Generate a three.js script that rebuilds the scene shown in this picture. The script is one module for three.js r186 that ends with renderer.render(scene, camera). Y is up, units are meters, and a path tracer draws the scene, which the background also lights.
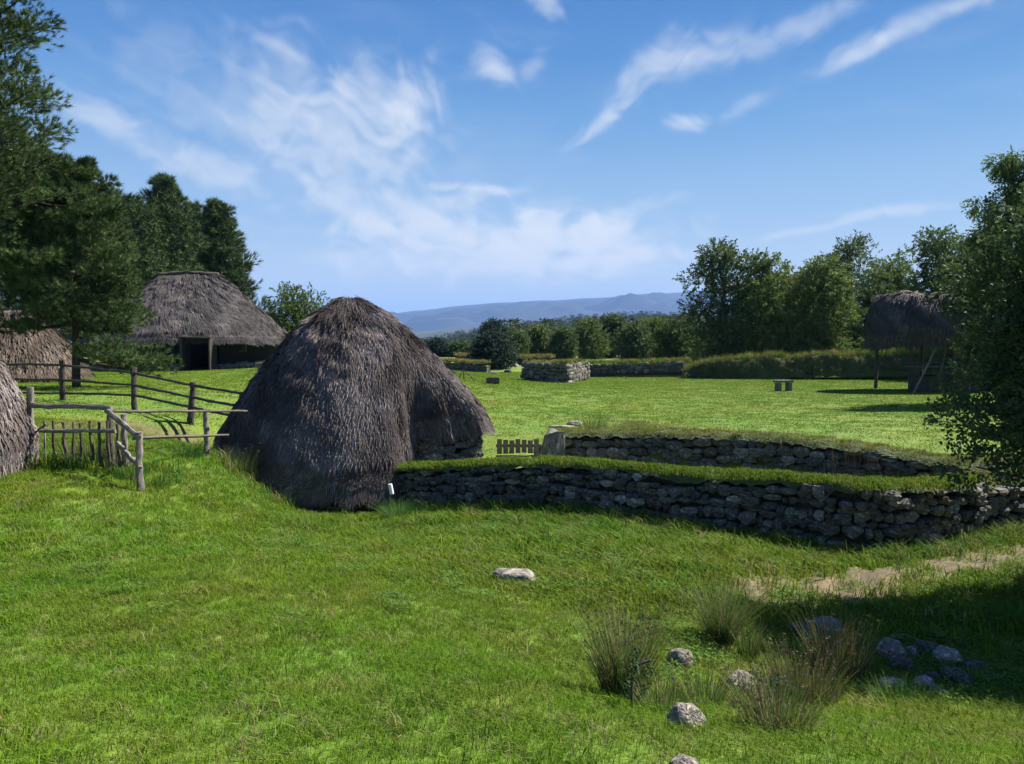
import * as THREE from 'three';
import { mergeGeometries, mergeVertices, toCreasedNormals } from 'three/addons/utils/BufferGeometryUtils.js';
import { createNoise2D, createNoise3D } from 'simplex-noise';

// ---------------------------------------------------------------- camera, sky, sun, exposure
const F = 766, CX = 512, CY = 382, EYE = 3.2, PITCH = Math.atan(42 / F);
const scene = new THREE.Scene();
const camera = new THREE.PerspectiveCamera(2 * Math.atan(CY / F) * 180 / Math.PI, 1024 / 764, 0.1, 40000);
camera.position.set(0, EYE, 0);
camera.rotation.x = -PITCH;
const renderer = new THREE.WebGLRenderer({ antialias: true });
renderer.setSize(1024, 764);
renderer.toneMapping = THREE.LinearToneMapping;
renderer.toneMappingExposure = 2.5;
renderer.shadowMap.enabled = true;

const SUN = new THREE.Vector3(0.88, 0, -0.48).normalize().multiplyScalar(Math.cos(0.83)).setY(Math.sin(0.83));
const sun = new THREE.DirectionalLight(new THREE.Color().setRGB(1, 0.95, 0.86), 5);
sun.name = 'sun';
sun.position.copy(SUN).multiplyScalar(150);
sun.castShadow = true;
sun.shadow.mapSize.set(4096, 4096);
Object.assign(sun.shadow.camera, { left: -90, right: 90, top: 90, bottom: -90, near: 1, far: 400 });
scene.add(sun, sun.target);

function mulberry(a) { return () => { a = (a + 0x6d2b79f5) | 0; let t = Math.imul(a ^ (a >>> 15), 1 | a); t = (t + Math.imul(t ^ (t >>> 7), 61 | t)) ^ t; return ((t ^ (t >>> 14)) >>> 0) / 4294967296; }; }
const n2 = createNoise2D(mulberry(7)), n3 = createNoise3D(mulberry(11));
const fbm = (x, y, o = 4) => { let s = 0, a = 0.5; for (let i = 0; i < o; i++) { s += a * n2(x, y); x *= 2.03; y *= 2.03; a *= 0.5; } return s; };
const clamp = THREE.MathUtils.clamp, lerp = THREE.MathUtils.lerp, sstep = (a, b, x) => THREE.MathUtils.smoothstep(x, Math.min(a, b), Math.max(a, b)) * (a < b ? 1 : -1) + (a < b ? 0 : 1);
// a point of the place: seen at (px, py) of the photograph when it stands d metres ahead
const at = (px, py, d) => {
  const xr = (px - CX) / F, yr = (CY - py) / F, c = Math.cos(PITCH), s = Math.sin(PITCH), k = d / (yr * s + c);
  return new THREE.Vector3(xr * k, EYE + (yr * c - s) * k, -d);
};

// sky: clear blue, paler to the horizon, with thin cirrus
{
  const SKYK = 0.42, W = 3072, H = 1536, data = new Float32Array(W * H * 4);
  const stops = [[0, 0.78, 0.86, 0.88], [4.5, 0.63, 0.76, 0.85], [9, 0.39, 0.59, 0.81], [15.4, 0.19, 0.40, 0.71], [20, 0.108, 0.288, 0.625], [25, 0.074, 0.22, 0.56], [45, 0.045, 0.14, 0.42], [90, 0.032, 0.095, 0.33]];
  const az = (px) => Math.atan((px - CX) / F), el = (py, px = CX) => Math.atan2((340 - py) / F, Math.hypot(1, (px - CX) / F));
  // cirrus banks of the photograph: [azimuth, elevation, width, height, turn, strength, grain turn]
  const banks = [
    [335, 125, 85, 50, 0.3, 0.75, 0.5], [412, 112, 26, 40, 0.25, 0.8, 1.35], [385, 100, 40, 18, 0.9, 0.45, 0.9], [305, 180, 75, 11, 0.62, 0.85, 0.62], [190, 160, 100, 16, 0.36, 0.6, 0.35], [350, 200, 40, 22, 0.5, 0.45, 0.6],
    [505, 247, 150, 32, 0.02, 2.2, 0.2], [430, 222, 55, 22, 0.6, 1.1, 0.65], [590, 262, 120, 9, -0.06, 1.2, -0.1], [480, 191, 50, 6, 0.03, 1.0, 0], [600, 222, 70, 8, -0.3, 0.4, -0.3], [380, 262, 80, 10, 0.0, 0.35, 0],
    [493, 70, 24, 20, 0.3, 0.75, 0.3], [530, 72, 16, 10, -0.5, 0.35, -0.5], [290, 57, 28, 7, 0.35, 0.55, 0.35],
    [650, 72, 40, 20, -0.5, 0.55, -0.6], [608, 120, 44, 8, -0.62, 0.65, -0.62], [700, 60, 60, 14, -0.25, 0.36, -0.3], [770, 45, 80, 12, -0.3, 0.32, -0.3], [920, 22, 95, 12, -0.32, 0.5, -0.3], [880, 45, 60, 8, -0.35, 0.4, -0.3],
    [688, 126, 22, 8, 0.1, 0.6, 0.2], [740, 110, 22, 8, -0.4, 0.3, -0.4], [882, 213, 50, 6, -0.03, 0.6, 0], [805, 231, 45, 4, -0.15, 0.45, -0.1], [540, 4, 26, 12, 0.5, 0.6, 0.5], [230, 100, 110, 50, 0.2, 0.18, 0.3],
  ].map(([px, py, w, h, t, s, g]) => ({ a: az(px), e: el(py, px), w: w / F, h: h / F, c: Math.cos(t), s: Math.sin(t), k: s, gc: Math.cos(g), gs: Math.sin(g) }));
  // the same kind of cirrus goes on all round
  const rr = mulberry(55);
  for (let i = 0; i < 60; i++) { const t = (rr() - 0.5) * 1.2; banks.push({ a: 0.9 + rr() * (2 * Math.PI - 1.8), e: 0.06 + Math.pow(rr(), 1.3) * 1.0, w: 0.06 + rr() * 0.14, h: 0.012 + rr() * 0.05, c: Math.cos(t), s: Math.sin(t), k: 0.25 + rr() * 0.4, gc: Math.cos(t), gs: Math.sin(t) }); }
  for (let y = 0; y < H; y++) {
    const e = ((y + 0.5) / H - 0.5) * Math.PI, deg = Math.max(0, e * 180 / Math.PI);
    let k = 0; while (k < stops.length - 2 && stops[k + 1][0] < deg) k++;
    const t = sstep(0, 1, clamp((deg - stops[k][0]) / (stops[k + 1][0] - stops[k][0]), 0, 1)) * 0.3 + clamp((deg - stops[k][0]) / (stops[k + 1][0] - stops[k][0]), 0, 1) * 0.7;
    for (let x = 0; x < W; x++) {
      const th = ((x + 0.5) / W - 0.5) * 2 * Math.PI, dx = Math.cos(th) * Math.cos(e), dz = Math.sin(th) * Math.cos(e), dy = Math.sin(e);
      const cosS = dx * SUN.x + dy * SUN.y + dz * SUN.z, glow = 0.92 + 0.16 * Math.pow(Math.max(0, cosS), 2) + 0.55 * Math.pow(Math.max(0, cosS), 24);
      let r = lerp(stops[k][1], stops[k + 1][1], t) * glow, g = lerp(stops[k][2], stops[k + 1][2], t) * glow, b = lerp(stops[k][3], stops[k + 1][3], t) * lerp(1, glow, 0.6);
      if (e > 0.01) {
        let a = Math.atan2(dx, -dz); if (a < -0.9) a += 2 * Math.PI;
        let cover = 0;
        for (const q of banks) {
          const ua = (a - q.a) * Math.cos(e), ue = e - q.e;
          if (Math.abs(ua) > q.w * 2.6 + q.h * 2 || Math.abs(ue) > q.w * 2.6) continue;
          const wob = 0.5 * q.h * fbm(ua * 12 + q.a * 7, ue * 12 + 3, 2);
          const u = (ua * q.c - ue * q.s) / q.w, v = (ua * q.s + ue * q.c + wob) / q.h, d2 = u * u + v * v;
          if (d2 > 6) continue;
          const gu = ua * q.gc - ue * q.gs, gv = ua * q.gs + ue * q.gc, body = Math.exp(-d2 * 0.8);
          const wx = 0.045 * fbm(ua * 7 + q.e * 5, ue * 7, 3), wy = 0.03 * fbm(ua * 7, ue * 7 + 9 + q.a, 3);
          const fibre = fbm((gu + wx) * 6 + q.a * 9, (gv + wy) * 30 + q.e * 31, 4), soft = fbm((ua + wx) * 9 + q.e * 11, (ue + wy) * 13 + q.a * 3, 4);
          cover += q.k * 1.2 * Math.pow(sstep(0.0, 1.25, body * 0.85 + 0.4 * fibre + 0.45 * soft), 1.4) * Math.min(1, body * 2.0);
        }
        cover += 0.05 * sstep(0.1, 0.7, fbm(a * 2.2, e * 9 + 5, 4)) * sstep(0.02, 0.1, e);
        cover = 1 - Math.exp(-cover * 1.3);
        cover *= sstep(0.01, 0.06, e);
        const lit = 0.86 + 0.1 * Math.max(0, cosS);
        r = lerp(r, 0.92 * lit, cover); g = lerp(g, 0.96 * lit, cover); b = lerp(b, 1.0 * lit, cover);
      }
      const o = (y * W + x) * 4; data[o] = r * SKYK; data[o + 1] = g * SKYK; data[o + 2] = b * SKYK; data[o + 3] = 1;
    }
  }
  const tex = new THREE.DataTexture(data, W, H, THREE.RGBAFormat, THREE.FloatType);
  tex.mapping = THREE.EquirectangularReflectionMapping; tex.magFilter = THREE.LinearFilter; tex.needsUpdate = true;
  scene.background = tex; scene.environment = tex;
}
scene.fog = new THREE.FogExp2(new THREE.Color().setRGB(0.24, 0.48, 1.0), 0.00008);

// ---------------------------------------------------------------- helpers
const taken = {};
const numbered = (n) => { const k = taken[n] = (taken[n] ?? -1) + 1; return k ? n + '_' + String(k).padStart(3, '0') : n; };
function shade(o) { o.castShadow = o.receiveShadow = true; return o; }
function thing(name, label, category, pos = null, turn = 0, group) {
  const o = new THREE.Group(); o.name = numbered(name); scene.add(o);
  if (pos) o.position.copy(pos); o.rotation.y = turn;
  o.userData = { label, category }; if (group) o.userData.group = group;
  return o;
}
function tag(o, label, category, group, kind) { o.userData.label = label; if (category) o.userData.category = category; if (group) o.userData.group = group; if (kind) o.userData.kind = kind; return o; }
function part(name, geo, mat, parent) { const m = shade(new THREE.Mesh(geo, mat)); m.name = parent === scene ? numbered(name) : name; parent.add(m); return m; }
const lin = (r, g, b) => new THREE.Color().setRGB(r, g, b);
class B { // triangle soup with vertex colours
  constructor() { this.p = []; this.i = []; this.c = []; this.uv = []; this.hasC = false; }
  v(x, y, z, c, u = 0, w = 0) { this.p.push(x, y, z); if (c) { this.c.push(c[0], c[1], c[2]); this.hasC = true; } this.uv.push(u, w); return this.p.length / 3 - 1; }
  t(a, b, c) { this.i.push(a, b, c); }
  build() {
    const g = new THREE.BufferGeometry();
    g.setAttribute('position', new THREE.Float32BufferAttribute(this.p, 3));
    g.setAttribute('uv', new THREE.Float32BufferAttribute(this.uv, 2));
    if (this.hasC) g.setAttribute('color', new THREE.Float32BufferAttribute(this.c, 3));
    g.setIndex(this.i); g.computeVertexNormals(); return g;
  }
}
function instanced(name, geo, mat, list, parent) { // list of {p, q, s, c}
  const m = shade(new THREE.InstancedMesh(geo, mat, list.length)); m.name = parent === scene ? numbered(name) : name;
  const M = new THREE.Matrix4(), s = new THREE.Vector3();
  list.forEach((o, i) => { typeof o.s === 'number' ? s.setScalar(o.s) : s.copy(o.s); m.setMatrixAt(i, M.compose(o.p, o.q, s)); if (o.c) m.setColorAt(i, o.c); });
  m.userData.kind = 'stuff'; parent.add(m); return m;
}
const UPV = new THREE.Vector3(0, 1, 0), yawQ = (a) => new THREE.Quaternion().setFromAxisAngle(UPV, a);
// tapered tube along points, radii r0 -> r1
function limb(pts, r0, r1, seg = 7, sides = 7, rough = 0) {
  const c = pts.length > 2 ? new THREE.CatmullRomCurve3(pts) : new THREE.LineCurve3(pts[0], pts[1]);
  const g = new THREE.TubeGeometry(c, seg, 1, sides, false), p = g.attributes.position, ctr = new THREE.Vector3();
  for (let i = 0; i <= seg; i++) {
    c.getPointAt(i / seg, ctr); const r = lerp(r0, r1, i / seg);
    for (let j = 0; j <= sides; j++) { const k = i * (sides + 1) + j, w = r * (1 + rough * n3(ctr.x * 4 + (j % sides) * 3.1, ctr.y * 4, ctr.z * 4 + i * 0.7)); p.setXYZ(k, ctr.x + (p.getX(k) - ctr.x) * w, ctr.y + (p.getY(k) - ctr.y) * w, ctr.z + (p.getZ(k) - ctr.z) * w); }
  }
  const uv = g.attributes.uv, L = c.getLength(); for (let i = 0; i < uv.count; i++) uv.setXY(i, uv.getX(i) * L, uv.getY(i) * 2 * Math.PI * Math.max(r0, r1));
  g.computeVertexNormals();
  // end caps
  const caps = [];
  for (const e of [0, seg]) { const b = new B(); c.getPointAt(e / seg, ctr); const m = b.v(ctr.x, ctr.y, ctr.z); for (let j = 0; j <= sides; j++) { const k = e * (sides + 1) + j; b.v(p.getX(k), p.getY(k), p.getZ(k)); } for (let j = 1; j <= sides; j++) e ? b.t(m, j, j + 1) : b.t(m, j + 1, j); caps.push(b.build()); }
  return mergeGeometries([g, ...caps]);
}
// textures
function noiseTexture(size, fn, srgb) {
  const d = new Uint8Array(size * size * 4);
  for (let y = 0; y < size; y++) for (let x = 0; x < size; x++) { const c = fn(x / size, y / size), o = (y * size + x) * 4; d[o] = clamp(c[0], 0, 1) * 255; d[o + 1] = clamp(c[1], 0, 1) * 255; d[o + 2] = clamp(c[2], 0, 1) * 255; d[o + 3] = 255; }
  const t = new THREE.DataTexture(d, size, size); t.wrapS = t.wrapT = THREE.RepeatWrapping; t.magFilter = THREE.LinearFilter; if (srgb) t.colorSpace = THREE.SRGBColorSpace; t.needsUpdate = true; return t;
}
const tor = (u, v, f, seed = 0) => { const a = u * 2 * Math.PI, b = v * 2 * Math.PI, R = f / (2 * Math.PI); return n3(Math.cos(a) * R + seed, Math.sin(a) * R + Math.cos(b) * R * 1.3, Math.sin(b) * R * 1.3 + seed * 0.7); };
const torF = (u, v, f, o, seed) => { let s = 0, a = 0.5; for (let i = 0; i < o; i++) { s += a * tor(u, v, f, seed + i * 9); f *= 2.1; a *= 0.5; } return s; };
const stoneTex = noiseTexture(256, (u, v) => {
  const base = 0.46 + 0.2 * torF(u, v, 5, 5, 1), lich = 0.8 * sstep(0.14, 0.32, torF(u, v, 3.4, 4, 40)), speck = 0.10 * tor(u, v, 70, 5), moss = sstep(0.17, 0.34, torF(u, v, 2.6, 4, 77));
  let c = [base + speck, base * 0.97 + speck, base * 0.93 + speck];
  c = c.map((x, i) => lerp(x, [0.78, 0.78, 0.74][i] + speck, lich * 0.85)); return c.map((x, i) => lerp(x, [0.33, 0.34, 0.18][i], moss * 0.55));
}, true);
const stoneBump = noiseTexture(256, (u, v) => { const h = 0.5 + 0.4 * torF(u, v, 6, 6, 3); return [h, h, h]; });
const barkTex = noiseTexture(256, (u, v) => { const h = 0.5 + 0.35 * tor(u * 1, v, 30, 2) * 0.6 + 0.3 * torF(u, v, 8, 4, 4); return [h, h * 0.95, h * 0.9]; }, true);
const woodTex = noiseTexture(256, (u, v) => { const g = 0.55 + 0.2 * n3(Math.cos(v * 6.283) * 8, Math.sin(v * 6.283) * 8, Math.sin(u * 6.283) * 0.7) + 0.15 * torF(u, v, 5, 4, 8) + 0.07 * tor(u, v, 60, 2); return [g, g * 0.97, g * 0.93]; }, true);
const soilBump = noiseTexture(512, (u, v) => { const h = 0.5 + 0.45 * torF(u, v, 14, 5, 21); return [h, h, h]; });
const stoneMats = [[0.30, 0.30, 0.31], [0.40, 0.39, 0.38], [0.24, 0.24, 0.26], [0.36, 0.33, 0.30], [0.75, 0.74, 0.71], [0.52, 0.50, 0.46], [0.30, 0.27, 0.22]].map((c) => new THREE.MeshStandardMaterial({ color: lin(...c.map((x) => x * 1.35)), map: stoneTex, bumpMap: stoneBump, bumpScale: 0.02, roughness: 0.92 }));
const wood = (r, g, b) => new THREE.MeshStandardMaterial({ color: lin(r, g, b), map: woodTex, bumpMap: woodTex, bumpScale: 0.006, roughness: 0.85 });
const woodGrey = wood(0.62, 0.58, 0.53), woodDark = wood(0.16, 0.135, 0.115), woodTwig = wood(0.30, 0.25, 0.20), woodGate = wood(0.75, 0.62, 0.48);
const barkPine = new THREE.MeshStandardMaterial({ color: lin(0.22, 0.16, 0.12), map: barkTex, bumpMap: barkTex, bumpScale: 0.03, roughness: 0.95 });
const barkGrey = new THREE.MeshStandardMaterial({ color: lin(0.26, 0.24, 0.22), map: barkTex, bumpMap: barkTex, bumpScale: 0.02, roughness: 0.95 });
const soilMat = new THREE.MeshStandardMaterial({ color: lin(0.075, 0.06, 0.045), bumpMap: soilBump, bumpScale: 0.05, roughness: 1 });
const leafMat = (t = 0.38) => new THREE.MeshPhysicalMaterial({ color: 0xffffff, roughness: 0.85, transmission: t, thickness: 0, side: THREE.DoubleSide, specularIntensity: 0.25 });
const grassMat = new THREE.MeshPhysicalMaterial({ color: 0xffffff, roughness: 0.8, transmission: 0.4, thickness: 0, side: THREE.DoubleSide, specularIntensity: 0.12 });
const strawMat = new THREE.MeshStandardMaterial({ color: 0xffffff, roughness: 0.9, side: THREE.DoubleSide });
const vertMat = new THREE.MeshPhysicalMaterial({ color: 0xffffff, vertexColors: true, roughness: 0.85, transmission: 0.3, thickness: 0, side: THREE.DoubleSide, specularIntensity: 0.4 });

// ---------------------------------------------------------------- plan of the place
const V2 = (v) => [v.x, v.z];
const frontWallPts = [[398, 513, 467, 15.7], [480, 505, 463, 14.7], [560, 508, 461, 13.9], [620, 517, 466, 13.2], [700, 529, 474, 12.4], [780, 541, 477, 11.7], [845, 552, 482, 11.1], [885, 554, 485, 11.05], [930, 545, 484, 11.4], [975, 535, 481, 11.9], [1024, 525, 479, 12.4], [1130, 512, 476, 13.4]];
const rearWallPts = [[547, 468, 433, 21.6], [600, 468, 434, 21.2], [660, 470, 434, 20.4], [700, 470, 435, 19.8], [760, 471, 437, 19.0], [820, 474, 443, 18.0], [880, 477, 451, 17.1], [935, 480, 461, 16.3], [990, 482, 466, 15.8], [1100, 486, 470, 15.3]];
const lineOf = (rows) => new THREE.CatmullRomCurve3(rows.map(([px, pb, pt, d]) => at(px, pb, d)), false, 'centripetal');
const frontBase = lineOf(frontWallPts), rearBase = lineOf(rearWallPts);
const frontSamples = frontBase.getPoints(80), rearSamples = rearBase.getPoints(80);
function sideOf(samples, x, z) { // signed distance to a plan line, positive beyond it; and the place along it
  let best = 1e9, sd = 0, k = 0;
  for (let i = 0; i < samples.length - 1; i++) {
    const a = samples[i], b = samples[i + 1], ex = b.x - a.x, ez = b.z - a.z, t = clamp(((x - a.x) * ex + (z - a.z) * ez) / (ex * ex + ez * ez), 0, 1), dx = x - a.x - ex * t, dz = z - a.z - ez * t, d = dx * dx + dz * dz;
    if (d < best) { best = d; sd = (ex * dz - ez * dx) < 0 ? 1 : -1; k = (i + t) / (samples.length - 1); }
  }
  return [Math.sqrt(best) * sd, k];
}
const HUT = at(352, 470, 17.6).setY(-0.2), HOUSE = at(191, 366, 55), COTTAGE = at(12, 378, 36.5), STACK = at(-100, 470, 11.2), GRANARY = at(932, 389, 48.5);

// terrain heights fitted to places read from the photograph
const ctrl = [
  [-6, 0, 1.75], [0, 0, 1.58], [5, 0, 1.35], [0, 8, 1.9], [-14, -2, 1.9], [12, 0, 0.9], [-20, 10, 2.2], [20, 8, 1.2],
  ...[[0, 764, 3.05], [512, 764, 3.05], [1024, 764, 3.3], [0, 650, 4.9], [250, 640, 4.9], [512, 690, 4.2], [625, 702, 5.0], [760, 700, 5.4], [900, 690, 5.9], [1024, 690, 6.1], [820, 640, 7.0], [950, 640, 7.2],
    [0, 560, 7.4], [250, 570, 7.0], [515, 582, 8.3], [350, 560, 8.6], [680, 600, 7.6], [700, 560, 9.6], [850, 585, 9.0], [1000, 570, 9.6], [600, 540, 11],
    [30, 463, 12], [110, 473, 11.4], [190, 452, 13.6], [-60, 465, 12], [120, 520, 9.2], [230, 484, 13.2], [262, 508, 14.2], [330, 514, 14.9], [400, 514, 15.2], [300, 540, 11.5], [430, 530, 13], [205, 448, 14.6],
    [65, 400, 22], [135, 411, 20.5], [190, 422, 18.5], [0, 400, 22], [-80, 395, 24], [160, 385, 32], [60, 382, 36], [200, 370, 51], [290, 366, 54], [120, 372, 50], [0, 372, 48], [260, 400, 24],
    [783, 391, 47], [555, 382, 58], [890, 392, 47], [700, 379, 62], [480, 372, 76], [600, 410, 34], [620, 431, 23.2], [760, 432, 22], [900, 444, 19], [1000, 444, 19], [480, 425, 26], [530, 450, 21.5], [1024, 400, 40], [440, 360, 95], [600, 360, 105], [760, 362, 100], [900, 362, 100], [250, 362, 95], [60, 358, 100], [1150, 375, 65]].map((q) => { const p = at(...q); return [p.x, p.z, p.y]; }),
  ...frontWallPts.map(([px, pb, , d]) => { const p = at(px, pb, d); return [p.x, p.z, p.y]; }),
  [HUT.x, HUT.z, -0.25], [HUT.x + 2.6, HUT.z - 0.4, -0.1], [HUT.x - 3.4, HUT.z, 0.6], [HUT.x, HUT.z - 4, 0.2],
];
const rbf = (() => {
  const n = ctrl.length, m = n + 3, phi = (r2) => Math.sqrt(r2 + 1.2), A = [], y = [];
  for (let i = 0; i < n; i++) { const row = []; for (let j = 0; j < n; j++) row.push(phi((ctrl[i][0] - ctrl[j][0]) ** 2 + (ctrl[i][1] - ctrl[j][1]) ** 2) + (i === j ? -0.15 : 0)); row.push(1, ctrl[i][0], ctrl[i][1]); A.push(row); y.push(ctrl[i][2]); }
  for (let k = 0; k < 3; k++) { const row = []; for (let j = 0; j < n; j++) row.push(k === 0 ? 1 : ctrl[j][k - 1]); row.push(0, 0, 0); A.push(row); y.push(0); }
  for (let c = 0; c < m; c++) { let p = c; for (let r = c + 1; r < m; r++) if (Math.abs(A[r][c]) > Math.abs(A[p][c])) p = r;[A[c], A[p]] = [A[p], A[c]];[y[c], y[p]] = [y[p], y[c]]; for (let r = c + 1; r < m; r++) { const f = A[r][c] / A[c][c]; if (!f) continue; for (let k = c; k < m; k++) A[r][k] -= f * A[c][k]; y[r] -= f * y[c]; } }
  const w = Array(m); for (let r = m - 1; r >= 0; r--) { let s = y[r]; for (let k = r + 1; k < m; k++) s -= A[r][k] * w[k]; w[r] = s / A[r][r]; }
  return (x, z) => { let s = w[n] + w[n + 1] * x + w[n + 2] * z; for (let j = 0; j < n; j++) s += w[j] * phi((x - ctrl[j][0]) ** 2 + (z - ctrl[j][1]) ** 2); return s; };
})();
function laneAt(x, z) { // 1 in the sunk lane between the two walls
  if (x < 0.4 || x > 16 || z > -9 || z < -24) return 0;
  const [f] = sideOf(frontSamples, x, z), [r] = sideOf(rearSamples, x, z);
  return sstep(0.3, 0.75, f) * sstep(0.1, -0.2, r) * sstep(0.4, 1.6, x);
}
function ground(x, z) {
  const d = Math.hypot(x, z);
  const far = 0.6 - 26 * sstep(110, 700, d) + 3 * fbm(x / 160, z / 160, 3) * sstep(120, 400, d);
  let h = d < 125 ? lerp(rbf(x, z), far, sstep(85, 125, d)) : far;
  if (d < 60) {
    h -= 0.78 * laneAt(x, z);
    const k = sstep(60, 30, d);
    h += k * (0.045 * fbm(x * 0.6, z * 0.6, 2) + 0.008 * n2(x * 3.1, z * 3.1));
    // tussocky ground below the front wall
    const f = sideOf(frontSamples, x, z)[0];
    const rough = sstep(-6.5, -3.5, f) * sstep(0, -0.3, f) * sstep(-6, 0, x);
    if (rough > 0) h += rough * 0.05 * Math.max(0, n2(x * 2.4 + 9, z * 2.4)) + rough * 0.03 * n2(x * 6, z * 6);
  }
  return h;
}
const onGround = (x, z, dy = 0) => new THREE.Vector3(x, ground(x, z) + dy, z);
const groundAt = (px, d, dy = 0) => onGround((px - CX) / F * d / Math.cos(PITCH) * 1.0, -d, dy);
// where the line of sight through (px, py) meets the ground, near distance d
const hit = (px, py, d) => { let last = null; for (let k = 0.6 * d; k < 1.7 * d; k += 0.01 * d) { const p = at(px, py, k), e = p.y - ground(p.x, p.z); if (last !== null && last > 0 && e <= 0) return k; last = e; } return d; };
// bare earth: the worn path and the trodden yard
const pathLine = [[760, 602, 8.2], [800, 596, 8.4], [850, 585, 8.9], [900, 575, 9.5], [960, 565, 10], [1030, 556, 10.6], [1130, 548, 11.5]].map((q) => at(...q));
function bare(x, z) {
  let d = 1e9; for (let i = 0; i < pathLine.length - 1; i++) { const a = pathLine[i], b = pathLine[i + 1], ex = b.x - a.x, ez = b.z - a.z, t = clamp(((x - a.x) * ex + (z - a.z) * ez) / (ex * ex + ez * ez), 0, 1); d = Math.min(d, Math.hypot(x - a.x - ex * t, z - a.z - ez * t)); }
  let k = sstep(0.85, 0.26, d + 0.25 * fbm(x * 1.7, z * 1.7, 3)) * (0.95 + 0.6 * fbm(x * 1.1 + 5, z * 1.1, 3));
  const y = at(150, 432, 16.6), yd = Math.hypot((x - y.x) / 3.2, (z - y.z) / 1.7);
  k = Math.max(k, 0.75 * sstep(1.1, 0.6, yd + 0.35 * fbm(x * 0.8, z * 0.8, 3)));
  const spots = [[165, 620, 5.6, 0.12], [235, 700, 3.9, 0.1], [300, 610, 6, 0.14], [700, 570, 9.2, 0.25]];
  return clamp(k, 0, 1);
}
function grassTone(x, z) { // linear colour of the sward at a place
  const a = 0.5 + 0.8 * fbm(x * 0.16 + 3, z * 0.16, 3), b = 0.5 + 0.7 * fbm(x * 0.9, z * 0.9 + 7, 3), d = Math.hypot(x, z);
  const g = [0.088, 0.19, 0.008], o = [0.142, 0.198, 0.010], y = [0.22, 0.195, 0.04];
  const t = clamp(a, 0, 1), u = clamp(b * 1.4 - 0.55, 0, 1) * 0.5;
  const m = 1.06 + 0.14 * fbm(x * 0.45 + 11, z * 0.45, 3);
  return [0, 1, 2].map((i) => m * lerp(lerp(g[i], o[i], t), y[i], u * 0.7));
}

// ---------------------------------------------------------------- ground
{
  const angles = [], radii = [0]; let r = 0.5;
  for (let i = 0; i <= 460; i++) angles.push(-0.9 + 1.8 * i / 460);
  for (let i = 1; i < 70; i++) angles.push(0.9 + (2 * Math.PI - 1.8) * i / 70);
  while (r < 14000) { radii.push(r); r *= r < 90 ? 1.0165 : 1.07; }
  const b = new B(), nA = angles.length;
  const soil = [0.14, 0.103, 0.055];
  for (const rad of radii) for (const a of angles) {
    const x = Math.sin(a) * rad, z = -Math.cos(a) * rad, h = ground(x, z);
    let c = grassTone(x, z).map((v) => v * 0.8);
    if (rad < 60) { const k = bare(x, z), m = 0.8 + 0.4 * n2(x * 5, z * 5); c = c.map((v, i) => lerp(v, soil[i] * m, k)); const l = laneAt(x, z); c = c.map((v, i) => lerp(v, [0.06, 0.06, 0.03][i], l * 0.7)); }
    if (rad > 110) { const k = sstep(110, 160, rad), m = 0.5 + 0.5 * fbm(x / 70, z / 70, 3); c = c.map((v, i) => lerp(v, lerp([0.075, 0.08, 0.03][i], [0.045, 0.06, 0.025][i], m), k)); }
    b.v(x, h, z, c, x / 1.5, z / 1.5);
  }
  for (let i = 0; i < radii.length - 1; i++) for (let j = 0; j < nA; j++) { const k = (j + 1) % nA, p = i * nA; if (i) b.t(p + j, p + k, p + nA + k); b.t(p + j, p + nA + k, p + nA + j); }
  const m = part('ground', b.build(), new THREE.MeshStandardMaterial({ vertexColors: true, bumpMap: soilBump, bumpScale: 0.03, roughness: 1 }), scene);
  tag(m, 'grassy ground sloping down from the camera to the walled field', undefined, undefined, 'structure');
}
// distant hills, as ridges with a slope towards the valley
function ridge(name, label, d, profile, depth, foot, colour, rough, seed) {
  const b = new B(), nU = 260, nV = 34, pxs = profile.map((q) => q[0]);
  const top = (px) => { let i = 0; while (i < profile.length - 2 && pxs[i + 1] < px) i++; const t = clamp((px - pxs[i]) / (pxs[i + 1] - pxs[i]), 0, 1); return lerp(profile[i][1], profile[i + 1][1], t) + 0.7 * n2(px * 0.02, seed); };
  for (let v = 0; v <= nV; v++) for (let u = 0; u <= nU; u++) {
    const px = lerp(pxs[0], pxs[pxs.length - 1], u / nU) , t = v / nV, dd = d - depth * (1 - Math.min(1, t * 1.25)) + depth * Math.max(0, t * 1.25 - 1) * 2;
    const x = (px - CX) / F * dd, yTop = EYE + (340 - top(px)) / F * d;
    const s = t < 0.8 ? Math.pow(t / 0.8, 0.85) : 1 - (t - 0.8) * 0.8;
    const gully = rough * (yTop - foot) * (fbm(x / d * 9 + seed, dd / d * 14, 4)) * Math.pow(Math.sin(Math.min(1, t / 0.8) * Math.PI), 2);
    const y = foot + (yTop - foot) * s + gully + (v ? 0 : -20);
    const m = 0.75 + 0.5 * fbm(x / d * 12 + seed, dd / d * 26, 4);
    b.v(x, y, -dd, colour.map((c) => c * m));
  }
  for (let v = 0; v < nV; v++) for (let u = 0; u < nU; u++) { const a = v * (nU + 1) + u, c = a + nU + 1; b.t(a, a + 1, c + 1); b.t(a, c + 1, c); }
  tag(part(name, b.build(), new THREE.MeshStandardMaterial({ vertexColors: true, roughness: 1 }), scene), label, undefined, undefined, 'structure');
}
ridge('far_hills', 'long blue moorland ridge on the horizon', 9500, [[-900, 318], [-300, 326], [100, 330], [300, 322], [390, 314], [425, 310], [470, 305], [520, 302], [600, 298], [650, 294], [695, 291], [800, 288], [950, 296], [1200, 306], [1900, 300]], 3600, -30, [0.03, 0.034, 0.034], 0.5, 3);
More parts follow.
